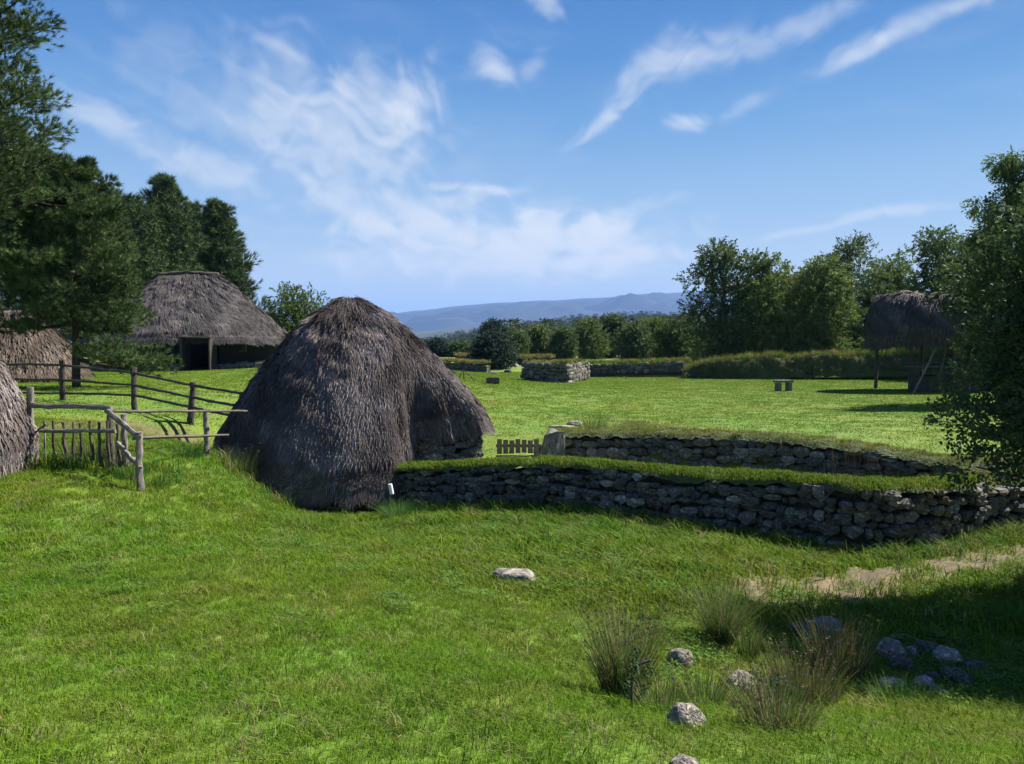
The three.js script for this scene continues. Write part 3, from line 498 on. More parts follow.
{ // raised thatched shelter
  const h = thing('thatched_shelter', 'open-sided thatched shelter on wooden posts behind the leafy bush', 'shelter');
  const C = GRANARY, g = ground(C.x, C.z), P = loft(C, (th) => [2.7 * Math.cos(th), 5.95, 0.25 * Math.sin(th)], (th) => { const c = Math.cos(th), s = Math.sin(th), k = 1 / Math.pow(Math.abs(c) ** 3 + Math.abs(s) ** 3, 1 / 3); return [4.0 * k * c, 3.25 + 0.15 * n2(th * 2, 4), 2.4 * k * s]; }, (t, th) => [Math.pow(t, 0.5), Math.pow(t, 2.1) + 0.02 * n2(th * 3, t * 4)]);
  thatchRoof(h, P, { seed: 38, n: 5200, eave: 1400, geo: strand(29, 10, 0.6, 0.36, 0.045, 0.12), courses: 7, inner: 0.8, dark: [0.032, 0.026, 0.024], pale: [0.13, 0.108, 0.1] });
  const crest = []; for (let i = 0; i < 7; i++) crest.push(new THREE.Vector3(C.x - 2.6 + i * 0.88, 5.9 + 0.1 * Math.sin(i * 1.9), C.z)); part('ridge_turf', limb(crest, 0.3, 0.26, 24, 8, 0.5), new THREE.MeshStandardMaterial({ color: lin(0.1, 0.085, 0.05), bumpMap: soilBump, bumpScale: 0.08, roughness: 1 }), h);
  const pole = (name, a, b, r0, r1, mat) => part(name, limb([a, b.clone().lerp(a, 0.5).add(new THREE.Vector3(0.03, 0.02, 0.02)), b], r0, r1, 8, 7, 0.15), mat, h);
  for (const [x, z] of [[-2.35, 1.75], [0.2, 1.8], [3, 1.75], [-2.75, -1.75], [0.2, -1.8], [3, -1.75]]) pole('post', onGround(C.x + x, C.z + z, -0.3), new THREE.Vector3(C.x + x, 3.6, C.z + z), 0.11, 0.095, woodDark);
  pole('rail', new THREE.Vector3(C.x - 2.8, g + 1.55, C.z + 1.95), new THREE.Vector3(C.x + 3.1, g + 1.5, C.z + 1.95), 0.06, 0.06, woodTwig);
  pole('brace', onGround(C.x - 2.6, C.z + 2.7, 0), new THREE.Vector3(C.x - 0.85, g + 2.9, C.z + 1.95), 0.06, 0.05, woodGrey); pole('brace', new THREE.Vector3(C.x - 0.7, g + 0.9, C.z + 2.0), new THREE.Vector3(C.x - 0.3, g + 3.0, C.z + 1.95), 0.06, 0.05, woodTwig);
  const box = (w, hh, d, x, y, z, mat, name) => { const m = part(name, new THREE.BoxGeometry(w, hh, d), mat, h); m.position.set(C.x + x, g + y, C.z + z); return m; };
  for (let k = 2; k < 22; k++) { const hh = 1.0 + 0.1 * Math.sin(k * 7.1); box(0.24, hh, 0.05, -2.6 + k * 0.262, hh / 2, 1.55 + 0.02 * Math.sin(k * 3.7), woodDark, 'plank'); }
}

// ---------------------------------------------------------------- fences, gate
const wobble = (a, b, k, seed, n = 5) => { const r = mulberry(seed), o = []; for (let i = 0; i <= n; i++) { const p = a.clone().lerp(b, i / n); if (i && i < n) p.add(new THREE.Vector3((r() - 0.5) * k, (r() - 0.5) * k, (r() - 0.5) * k)); o.push(p); } return o; };
const stick = (parent, name, a, b, r0, r1, mat, seed, k = 0.05) => part(name, limb(wobble(a, b, k * 0.4, seed), r0, r1, 14, 7, 0.3), mat, parent);
const postAt = (parent, px, pt, pb, d, r, mat, seed, lean = 0) => { const b = at(px, pb, d), g = ground(b.x, b.z), t = at(px + lean, pt, d); return stick(parent, 'post', new THREE.Vector3(b.x, Math.min(g, b.y) - 0.15, b.z), t, r, r * 0.85, mat, seed, 0.035); };
{
  const f = thing('rail_fence', 'dark three-rail fence crossing the lawn before the thatched house', 'fence');
  for (const [px, pt, pb, d, l] of [[1, 362, 399, 22.5, 0], [63, 360, 401, 22, -1], [134, 367, 412, 20.5, 0], [190, 382, 421, 18.6, 3], [243, 392, 430, 17.2, 0]]) postAt(f, px, pt, pb, d, 0.085, woodDark, px + 3, l);
  const rows = [[[-60, 363, 23], [2, 364, 22.5], [62, 365, 22], [134, 373, 20.5], [191, 385, 18.6], [243, 394, 17.2]], [[-60, 378, 23], [2, 379, 22.5], [62, 380, 22], [134, 385, 20.5], [191, 397, 18.6], [243, 407, 17.2]], [[-60, 392, 23], [2, 393, 22.5], [62, 393, 22], [134, 395, 20.5], [191, 407, 18.6], [243, 418, 17.2]]];
  rows.forEach((row, i) => { for (let k = 0; k < row.length - 1; k++) stick(f, 'rail', at(...row[k]), at(...row[k + 1]), 0.037, 0.031, woodDark, i * 9 + k, 0.05); });
}
{
  const f = thing('pole_fence', 'weathered grey pole fence with a braced end beside the near stakes', 'fence');
  postAt(f, 29, 387, 461, 12, 0.062, woodGrey, 1, 1);
  postAt(f, 111, 411, 463, 11.6, 0.05, woodTwig, 2, -1); postAt(f, 126, 414, 463, 11.8, 0.05, woodGrey, 3, -3); postAt(f, 140, 432, 478, 11, 0.055, woodGrey, 4, -1); postAt(f, 206, 409, 447, 14.3, 0.055, woodGrey, 5);
  stick(f, 'rail', at(31, 405, 11.95), at(112, 408, 11.6), 0.042, 0.038, woodGrey, 6); stick(f, 'rail', at(108, 411, 11.65), at(247, 411, 15.1), 0.026, 0.022, woodTwig, 7, 0.03); stick(f, 'rail', at(134, 438, 11.3), at(228, 435, 14.6), 0.028, 0.023, woodTwig, 8, 0.03);
  stick(f, 'brace', at(107, 411, 11.5), at(139, 438, 10.95), 0.042, 0.038, woodGrey, 9, 0.03); stick(f, 'brace', at(117, 443, 11.4), at(140, 468, 10.95), 0.036, 0.034, woodGrey, 10, 0.05); stick(f, 'brace', at(31, 436, 11.9), at(46, 424, 11.8), 0.016, 0.014, woodTwig, 11, 0.03);
}
{
  const f = thing('stake_fence', 'low row of thin crooked stakes tied to one pole', 'fence');
  stick(f, 'rail', at(40, 431, 11.75), at(116, 431, 11.45), 0.026, 0.03, woodGrey, 20, 0.04);
  [[44, 420, 0.018], [53, 421, 0.026], [63, 422, 0.032], [73, 422, 0.022], [80, 423, 0.024], [90, 421, 0.028], [99, 422, 0.028], [107, 421, 0.026], [117, 424, 0.03]].forEach(([px, py, r], i) => { const d = 11.8 - i * 0.04, b = groundAt(px + (i % 3) - 1, d, -0.1), t = at(px, py, d); stick(f, 'stake', b, t, r, r * 0.7, i === 0 ? woodGrey : woodTwig, 30 + i, 0.06); });
}
{
  const g = thing('picket_gate', 'small wooden picket gate between the hut and the standing stone', 'gate');
  for (let i = 0; i < 7; i++) { const px = 499.5 + i * 6.15, t = at(px, 439 + (i % 3) * 0.6, 20.6), y0 = ground(t.x, t.z) + 0.08, hh = t.y - y0, m = part('picket', new THREE.BoxGeometry(0.135, hh, 0.025), woodGate, g); m.position.set(t.x, y0 + hh / 2, t.z); m.rotation.z = (i % 2 - 0.5) * 0.02; }
  for (const py of [446, 457]) { const a = at(496, py, 20.57), b = at(541, py, 20.57), m = part('bar', new THREE.BoxGeometry(b.x - a.x, 0.09, 0.03), woodGate, g); m.position.set((a.x + b.x) / 2, a.y, -20.64); }
}

// ---------------------------------------------------------------- rocks and stones
const rockGeo = (seed, sx, sy, sz, flat = 0) => {
  const g = mergeVertices(new THREE.IcosahedronGeometry(1, 5).deleteAttribute('normal').deleteAttribute('uv')), p = g.attributes.position, v = new THREE.Vector3(), r = mulberry(seed), planes = Array.from({ length: 7 }, () => [new THREE.Vector3(r() - 0.5, r() - 0.3, r() - 0.5).normalize(), 0.72 + r() * 0.25]);
  const uv = [];
  for (let i = 0; i < p.count; i++) { v.fromBufferAttribute(p, i); const o = v.clone(); uv.push(o.x * 0.42 + o.z * 0.3 + seed * 0.37, o.y * 0.42 - o.z * 0.3 + seed * 0.21); for (const [n, d] of planes) { const e = v.dot(n) - d; if (e > 0) v.addScaledVector(n, -e * 0.85); } v.multiplyScalar(1 + 0.09 * n3(o.x * 1.4 + seed, o.y * 1.4, o.z * 1.4) + 0.02 * n3(o.x * 5 + seed, o.y * 5, o.z * 5)); p.setXYZ(i, v.x * sx, v.y * sy, v.z * sz); }
  g.computeVertexNormals();
  const f = g.toNonIndexed(), q = f.attributes.position, w = [], a = new THREE.Vector3(), b = new THREE.Vector3(), c = new THREE.Vector3(), K = 0.55 / Math.max(sx, sy, sz);
  for (let i = 0; i < q.count; i += 3) { a.fromBufferAttribute(q, i); b.fromBufferAttribute(q, i + 1); c.fromBufferAttribute(q, i + 2); const n = b.clone().sub(a).cross(c.clone().sub(a)), ax = Math.abs(n.x) > Math.abs(n.y) ? (Math.abs(n.x) > Math.abs(n.z) ? 0 : 2) : Math.abs(n.y) > Math.abs(n.z) ? 1 : 2; for (const v of [a, b, c]) w.push((ax === 0 ? v.z : v.x) * K + seed * 0.37, (ax === 1 ? v.z : v.y) * K + seed * 0.21); }
  f.setAttribute('uv', new THREE.Float32BufferAttribute(w, 2)); return f;
};
const granite = new THREE.MeshStandardMaterial({ color: lin(0.85, 0.79, 0.74), map: stoneTex, bumpMap: stoneBump, bumpScale: 0.03, roughness: 0.9 });
const graniteDark = new THREE.MeshStandardMaterial({ color: lin(0.34, 0.31, 0.29), map: stoneTex, bumpMap: stoneBump, bumpScale: 0.03, roughness: 0.9 });
const graniteWhite = new THREE.MeshStandardMaterial({ color: lin(1.15, 1.08, 1.02), map: stoneTex, bumpMap: stoneBump, bumpScale: 0.03, roughness: 0.9 });
function rock(label, px, py, d, sx, sy, sz, seed, mat = granite, turn = 0, name = 'rock', group) {
  const k = hit(px, py, d), f = k / d; sx *= f; sy *= f; sz *= f; const p = at(px, py, k), m = part(name, rockGeo(seed, sx, sy, sz), mat, scene); m.position.set(p.x, ground(p.x, p.z) + sy * 0.12, p.z - sz * 0.3); m.rotation.y = turn; return tag(m, label, 'rock', group);
}
rock('flat pale grey rock lying in the lawn below the front wall', 515, 584, 8.35, 0.3, 0.15, 0.17, 3, granite, -0.3);
rock('round grey rock right of the tall rush clump', 681, 666, 5.75, 0.105, 0.11, 0.1, 5);
rock('lichened pale rock half sunk in rough grass near the bottom', 687, 730, 4.75, 0.13, 0.13, 0.12, 8, granite, 0.4);
rock('grey rock top cut by the bottom edge of the picture', 686, 776, 4.1, 0.09, 0.08, 0.1, 9);
rock('weathered stone half hidden in reddish dead grass', 742, 690, 5.35, 0.12, 0.1, 0.12, 10, granite, 0.8);
rock('grey rock behind the brown rushes in the tree shade', 828, 633, 7.0, 0.16, 0.12, 0.14, 12, granite);
rock('dark rock left of the shaded rock behind the brown rushes', 806, 636, 6.9, 0.14, 0.12, 0.12, 13, graniteDark);
rock('thin pale slab lying on the bare path', 791, 596, 8.35, 0.12, 0.025, 0.06, 14, granite, 0.2);
const heap = [['rounded grey boulder at the left of the shaded stone heap', 888, 660, 6.3, 0.15, 0.15, 0.13, 21, granite], ['dark brown boulder low in the shaded stone heap', 899, 672, 6.15, 0.12, 0.1, 0.1, 22, graniteDark], ['small upright grey stone in the middle of the shaded heap', 909, 659, 6.35, 0.075, 0.11, 0.08, 23, granite], ['long flat dark stone at the back of the shaded heap', 930, 655, 6.5, 0.2, 0.1, 0.12, 24, graniteDark], ['large pale streaked boulder topping the shaded stone heap', 952, 665, 6.2, 0.15, 0.13, 0.13, 25, graniteWhite], ['smooth brown stone below the pale boulder of the heap', 936, 681, 5.95, 0.09, 0.07, 0.09, 26, graniteDark], ['wide dark stone right below the pale boulder of the heap', 962, 684, 5.95, 0.17, 0.09, 0.12, 27, graniteDark], ['white flat stone at the front left of the heap', 888, 688, 5.85, 0.14, 0.06, 0.11, 28, graniteWhite], ['white flat stone at the front middle of the heap', 924, 688, 5.85, 0.16, 0.06, 0.1, 29, graniteWhite], ['low tan stone at the front of the heap in the grass', 940, 695, 5.72, 0.1, 0.05, 0.08, 30, granite], ['flat dark stone trailing right of the heap', 992, 672, 6.2, 0.16, 0.06, 0.13, 31, graniteDark], ['narrow pale stone tilted at the top of the heap', 893, 641, 6.65, 0.14, 0.05, 0.08, 32, granite], ['grey stone at the far right end of the heap', 1010, 682, 6.05, 0.12, 0.06, 0.1, 33, graniteDark]];
for (const [label, px, py, d, a, b, c, s, m] of heap) rock(label, lerp(px, 930, 0.15), py, d, a * 0.85, b * 0.85, c * 0.85, s, m, s, 'rock', 'stones heaped in the shade of the leafy tree');
{ // standing stone
  const p = at(553, 445, 20.9), m = part('standing_stone', STONES[4], granite, scene), y1 = at(553, 429, 20.9).y, y0 = ground(p.x, p.z) - 0.1; m.scale.set(0.56, y1 - y0, 0.46); m.position.set(p.x, (y0 + y1) / 2, p.z); m.rotation.set(0.04, 0.35, -0.06); tag(m, 'blocky upright stone at the gate end of the rear wall', 'stone');
}
rock('white flat stone lying in the field behind the standing stone', 575, 426, 24.5, 0.28, 0.14, 0.2, 43, graniteWhite); rock('long low pale stone left of the white field stone', 562, 428, 24.2, 0.4, 0.05, 0.2, 44, graniteWhite);
rock('small dark stone on the far lawn beside the low wall', 494, 374, 72, 0.5, 0.18, 0.3, 45, graniteDark); rock('lone dark stone left of the square stone enclosure', 508, 373, 72, 0.4, 0.35, 0.3, 46, graniteDark); rock('bright white stone by the far juniper bush', 516, 367, 84, 0.35, 0.3, 0.3, 47, graniteWhite);
{ // litter of the lawn: white pipe end at the thatch, stone trough, benches, pole tripod
  const p = at(391, 489, 14.95), m = part('white_pipe', new THREE.CylinderGeometry(0.038, 0.042, 0.2, 14), new THREE.MeshStandardMaterial({ color: lin(0.85, 0.85, 0.83), roughness: 0.5 }), scene); m.position.copy(p); m.rotation.z = 0.18; tag(m, 'short white tube sticking out under the hut thatch', 'pipe');
  
  const t = thing('stone_trough', 'small dark stone trough on the lawn right of the hut', 'trough', groundAt(493, 48.5)); const box = (w, h, d, x, y, z, mat, name, par) => { const q = part(name, new THREE.BoxGeometry(w, h, d), mat, par); q.position.set(x, y, z); return q; };
  for (const s of [-1, 1]) { box(0.84, 0.42, 0.1, 0, 0.2, s * 0.22, stoneMats[2], 'side', t); box(0.1, 0.415, 0.34, s * 0.37, 0.2, 0, stoneMats[2], 'end', t); } box(0.64, 0.1, 0.34, 0, 0.1, 0, stoneMats[0], 'bottom', t);
  const bench = (name, label, pos, w, h, turn, mat) => { const o = thing(name, label, 'bench', pos, turn); for (const s of [-1, 1]) { const l = part('leg', new THREE.BoxGeometry(w * 0.2, h - 0.1, 0.34, 2, 2, 2), mat, o); l.position.set(s * w * 0.33, (h - 0.1) / 2 - 0.05, 0); } const g = new THREE.BoxGeometry(w, 0.12, 0.44, 8, 1, 3), p = g.attributes.position; for (let i = 0; i < p.count; i++) p.setXYZ(i, p.getX(i) + 0.02 * n3(p.getX(i) * 5, p.getY(i) * 5, p.getZ(i) * 5), p.getY(i) + 0.012 * n3(p.getX(i) * 4, 3, p.getZ(i) * 4), p.getZ(i)); g.computeVertexNormals(); part('seat', g, mat, o).position.y = h - 0.06; return o; };
  bench('stone_bench', 'grey slab bench standing alone on the field', groundAt(783.5, 47), 1.2, 0.66, 0.35, stoneMats[1]);
  bench('plank_bench', 'low plank bench in front of the thatched house wall', groundAt(272, 49.5), 2.0, 0.5, 0.05, woodGrey);
  const tr = thing('pole_tripod', 'thin pole tripod on the lawn beyond the hut roof', 'tripod'), ap = at(463.5, 372, 52);
  [[458, 0.4], [464, -0.5], [476, 0.3]].forEach(([px, dz], i) => stick(tr, 'leg', groundAt(px, 52 - dz, -0.05), ap.clone().add(new THREE.Vector3(0.03 * i - 0.03, 0.12, 0)), 0.045, 0.03, woodDark, 60 + i, 0.04));
}
// far stone work and the turf bank
function farWall(name, label, rows, opts, thick, turfH, colours, category = 'wall') {
  const w = thing(name, label, category), base = lineOf(rows), top = topOf(rows);
  heart(base, top, -0.1, -thick, 0.1, soilMat, 'core', w);
  if (opts) layStones(w, base, (u) => top(u) - 0.03, opts);
  const t = turf(base, (u) => top(u) + 0.03, opts ? -0.02 : 0.12, -thick - 0.1, w, 3, 0.07); const r = mulberry(77), list = [], geo = clump(7, 14, 0.22, turfH, 0.022, 0.5);
  for (let i = 0; i < base.getLength() * 34; i++) { const a = t.pts[Math.floor(r() * t.pts.length)]; list.push({ p: new THREE.Vector3(a[0], a[1] - 0.03, a[2]), q: yawQ(r() * 6.28), s: 0.6 + r() * 0.8, c: jitterColour(colours[Math.floor(r() * colours.length)], r) }); }
  instanced('grass', geo, grassMat, list, t.mesh); return w;
}
farWall('stone_enclosure', 'square block of dry stone walling with a lit right side on the field', [[523, 381, 363, 59], [545, 382, 363.5, 57.5], [566, 383, 364, 56.3], [568, 383, 364, 56.4], [578, 380, 363, 59], [588, 376, 362, 62]], { seed: 91, h0: 0.2, h1: 0.36, w0: 0.3, w1: 0.7, most: 120, face: 0.1 }, 1.2, 0.18, [OLIVE, MOSSY, STRAW]);
farWall('stone_wall', 'short low stone wall end between the hut roof and the juniper', [[425, 367, 361, 82], [450, 369, 362, 79], [470, 371, 364, 76], [486, 372, 364, 75]], { seed: 93, h0: 0.2, h1: 0.35, w0: 0.3, w1: 0.7, most: 60, face: 0.1 }, 0.8, 0.3, [OLIVE, STRAW, STRAW]);
farWall('turf_wall', 'dark turfed dyke running right from the square stone enclosure', [[588, 373, 364, 66], [620, 372, 364, 66], [660, 371, 363, 66], [692, 371, 362, 66]], { seed: 95, h0: 0.2, h1: 0.35, w0: 0.3, w1: 0.8, most: 60, face: 0.1 }, 0.9, 0.3, [OLIVE, STRAW, GREEN]);
farWall('turf_wall', 'low turfed wall behind the square stone enclosure', [[455, 362, 356, 92], [490, 363, 357, 90], [520, 363, 358, 88], [552, 364, 358, 86]], null, 0.9, 0.35, [OLIVE, STRAW, STRAW]);
{
  const rows = [[684, 379, 372, 63], [694, 379, 366, 62.8], [705, 379, 363, 62.5], [740, 378, 360.5, 62], [790, 376, 358, 61.5], [840, 375, 356, 61], [890, 374, 354, 60.5], [960, 372, 352, 60], [1080, 371, 348, 60]];
  const w = thing('turf_bank', 'long dark turf bank with tall dry grass along the field edge', 'bank'), base = lineOf(rows), top = topOf(rows), b = new B(), N = 220, K = 16, t = new THREE.Vector3(), g = new THREE.Vector3(), L = base.getLength(), faceP = [], topP = [];
  for (let i = 0; i <= N; i++) { const u = i / N; base.getPointAt(u, t); base.getTangentAt(u, g); const X = -g.z, Z = g.x, hgt = (top(u) - t.y) * (1 + 0.22 * fbm(u * L * 0.16, 4, 3)); for (let k = 0; k <= K; k++) { const q = k / K, off = q < 0.4 ? 0.35 - q / 0.4 * 0.75 : -0.4 - (q - 0.4) / 0.6 * 2.6, yy = q < 0.4 ? Math.pow(q / 0.4, 0.8) : 1 - 0.9 * Math.pow(Math.max(0, (q - 0.55) / 0.45), 2), n = 0.34 * fbm(u * L * 0.5, q * 2, 3) + 0.07 * n2(u * L * 3, q * 9), p = [t.x + X * (off + n), t.y - 0.15 + yy * (hgt + 0.15) + n * 0.8, t.z + Z * (off + n)]; b.v(...p, null, u * L / 1.5, q * 2); if (k > 0) (q < 0.38 ? faceP : q < 0.8 ? topP : faceP).push(p); } if (i) for (let k = 0; k < K; k++) { const a = (i - 1) * (K + 1) + k, c = i * (K + 1) + k; b.t(a, c, c + 1); b.t(a, c + 1, a + 1); } }
  const m = part('turf', b.build(), turfMat, w), r = mulberry(177), l1 = [], l2 = [];
  for (let i = 0; i < 2600; i++) { const a = faceP[Math.floor(r() * faceP.length)]; l1.push({ p: new THREE.Vector3(...a), q: yawQ(r() * 6.28), s: 0.6 + r() * 0.9, c: jitterColour([[0.05, 0.075, 0.022], [0.075, 0.09, 0.03], [0.11, 0.09, 0.045]][Math.floor(r() * 3)], r) }); }
  for (let i = 0; i < 1500; i++) { const a = topP[Math.floor(r() * topP.length)], far = n2(a[0] * 0.35, a[2]); l2.push({ p: new THREE.Vector3(a[0] + (r() - 0.5) * 0.2, a[1] - 0.03, a[2]), q: yawQ(r() * 6.28), s: 0.4 + r() * 0.6 + Math.max(0, far) * 0.35, c: jitterColour([OLIVE, GREEN, [0.26, 0.2, 0.09], STRAW, GREEN][Math.floor(r() * 5)], r) }); }
  instanced('low_grass', clump(71, 14, 0.24, 0.14, 0.022, 0.8), grassMat, l1, m); instanced('dry_grass', clump(72, 16, 0.22, 0.62, 0.02, 0.35), grassMat, l2, m);
}

// ---------------------------------------------------------------- trees
function spray(seed, n, len, leafL, leafW, fan = 0.9) { // leaves along a twig that points to +z
  const r = mulberry(seed), b = new B(), a = new THREE.Vector3(), d = new THREE.Vector3(), s = new THREE.Vector3(), u = new THREE.Vector3();
  for (let i = 0; i < n; i++) {
    a.set((r() - 0.5) * len * 0.35, (r() - 0.5) * len * 0.35, (i + r()) / n * len);
    d.set((r() - 0.5) * 2 * fan, (r() - 0.5) * 2 * fan, 0.5 + r() * 0.6).normalize(); s.set(r() - 0.5, r() - 0.5, r() - 0.5).cross(d).normalize(); u.crossVectors(d, s);
    const L = leafL * (0.6 + r() * 0.7), w = leafW * (0.6 + r() * 0.7) / 2, f = L * 0.06, P = (k, m, q) => b.v(a.x + d.x * k + s.x * m + u.x * q, a.y + d.y * k + s.y * m + u.y * q, a.z + d.z * k + s.z * m + u.z * q);
    const p0 = P(0, 0, 0), p1 = P(L * 0.45, w, f), p2 = P(L, 0, -f), p3 = P(L * 0.45, -w, f); b.t(p0, p1, p2); b.t(p0, p2, p3);
  }
  return b.build();
}
const lookQ = (() => { const m = new THREE.Matrix4(), z = new THREE.Vector3(), o = new THREE.Vector3(); return (d, roll) => { const up = Math.abs(d.y) > 0.95 ? new THREE.Vector3(1, 0, 0) : UPV; m.lookAt(d, o, up); return new THREE.Quaternion().setFromRotationMatrix(m).multiply(new THREE.Quaternion().setFromAxisAngle(new THREE.Vector3(0, 0, 1), roll)); }; })();
const LEAF = leafMat(0.4), NEEDLE = leafMat(0.12), GLOSSY = new THREE.MeshPhysicalMaterial({ color: 0xffffff, roughness: 0.7, transmission: 0.4, thickness: 0, side: THREE.DoubleSide, specularIntensity: 0.25 });
function broadleaf(name, label, category, pos, o, group) {
  const t = thing(name, label, category, pos, 0, group), r = mulberry(o.seed), H = o.h, W = o.w / 2, lobes = [], trunkTop = new THREE.Vector3((r() - 0.5) * 0.1 * H, H * 0.78, (r() - 0.5) * 0.1 * H);
  const prof = o.prof ?? ((k) => Math.pow(Math.sin(Math.PI * Math.pow(k, 0.75)), 0.6));
  for (let i = 0; i < o.lobes; i++) {
    const k = o.low + (1 - o.low) * Math.pow((i + r()) / o.lobes, o.topBias ?? 0.9), a = r() * 6.283, env = W * prof((k - o.low) / (1 - o.low) * 0.93 + 0.05), d = env * Math.sqrt(r()) * 0.8, R = (o.lobeR ?? 0.3) * W * (0.6 + r() * 0.7) * (0.55 + 0.6 * env / W);
    lobes.push({ c: new THREE.Vector3(Math.cos(a) * d, Math.min(H * k, H - R * 0.6), Math.sin(a) * d), R, tone: 0.75 + r() * 0.5 });
  }
  for (const q of o.extra ?? []) lobes.push({ c: new THREE.Vector3(q[0], q[1], q[2]), R: q[3], tone: 0.8 + r() * 0.4 });
  const geos = [], stems = o.stems ?? 1;
  for (let s = 0; s < stems; s++) { const a = s * 2.4, k = stems > 1 ? 0.12 * W : 0; geos.push(limb([new THREE.Vector3(Math.cos(a) * k, -0.25, Math.sin(a) * k), new THREE.Vector3(Math.cos(a) * k * 2.2 + (r() - 0.5) * 0.06 * H, H * 0.35, Math.sin(a) * k * 2.2), new THREE.Vector3(trunkTop.x + Math.cos(a) * k * 4, H * 0.8, trunkTop.z + Math.sin(a) * k * 4)], o.trunk ?? H * 0.018, H * 0.004, 10, 7, 0.12)); }
  part('trunk', mergeGeometries(geos), o.bark ?? barkGrey, t);
  const br = []; lobes.forEach((l, i) => { if (i % (o.limbEvery ?? 2)) return; const y0 = clamp(l.c.y * 0.62, H * 0.08, H * 0.7); br.push(limb([new THREE.Vector3(trunkTop.x * y0 / H, y0, trunkTop.z * y0 / H), new THREE.Vector3(l.c.x * 0.45, lerp(y0, l.c.y, 0.62), l.c.z * 0.45), l.c], H * 0.0065 + 0.004, 0.004 + H * 0.0008, 6, 5, 0.1)); });
  if (br.length) part('branches', mergeGeometries(br), o.bark ?? barkGrey, t).userData.kind = 'stuff';
  const list = [], d = new THREE.Vector3(), tot = lobes.reduce((s, l) => s + l.R * l.R, 0);
  for (const l of lobes) {
    const n = Math.round(o.n * l.R * l.R / tot);
    for (let i = 0; i < n; i++) {
      d.set(r() * 2 - 1, r() * 2 - 1, r() * 2 - 1); if (d.lengthSq() > 1) { i--; continue; } d.normalize(); d.y = d.y * (o.squash ?? 0.85);
      const k = 0.35 + 0.75 * Math.pow(r(), 0.6), p = l.c.clone().addScaledVector(d, l.R * k * (1 + 0.25 * n3(d.x * 2.5 + l.c.x, d.y * 2.5, d.z * 2.5))); if (p.y < 0.03) p.y = 0.03 + r() * 0.2;
      const out = d.clone().add(new THREE.Vector3((r() - 0.5) * 1.1, (o.droop ?? 0) + (r() - 0.4) * 0.9, (r() - 0.5) * 1.1)).normalize();
      const c = o.colours[Math.floor(r() * o.colours.length)].map((v) => v * l.tone); list.push({ p, q: lookQ(out, r() * 6.28), s: (o.spray ?? 1) * (0.7 + r() * 0.6), c: jitterColour(c, r, 0.22) });
    }
  }
  instanced('crown', o.geo, o.mat ?? LEAF, list, t);
  return t;
}
function tuft(seed, n, L, w) { const r = mulberry(seed), b = new B(), d = new THREE.Vector3(), s = new THREE.Vector3(); for (let i = 0; i < n; i++) { const a = r() * 6.283, k = r() * 1.15; d.set(Math.cos(a) * Math.sin(k), Math.sin(a) * Math.sin(k), Math.cos(k)); s.set(r() - 0.5, r() - 0.5, r() - 0.5).cross(d).normalize(); const l = L * (0.6 + r() * 0.6), z = r() * L * 0.8 - L * 0.3, p0 = b.v(s.x * w, s.y * w, z + s.z * w), p1 = b.v(-s.x * w, -s.y * w, z - s.z * w), p2 = b.v(d.x * l, d.y * l, z + d.z * l); b.t(p0, p1, p2); } return b.build(); }
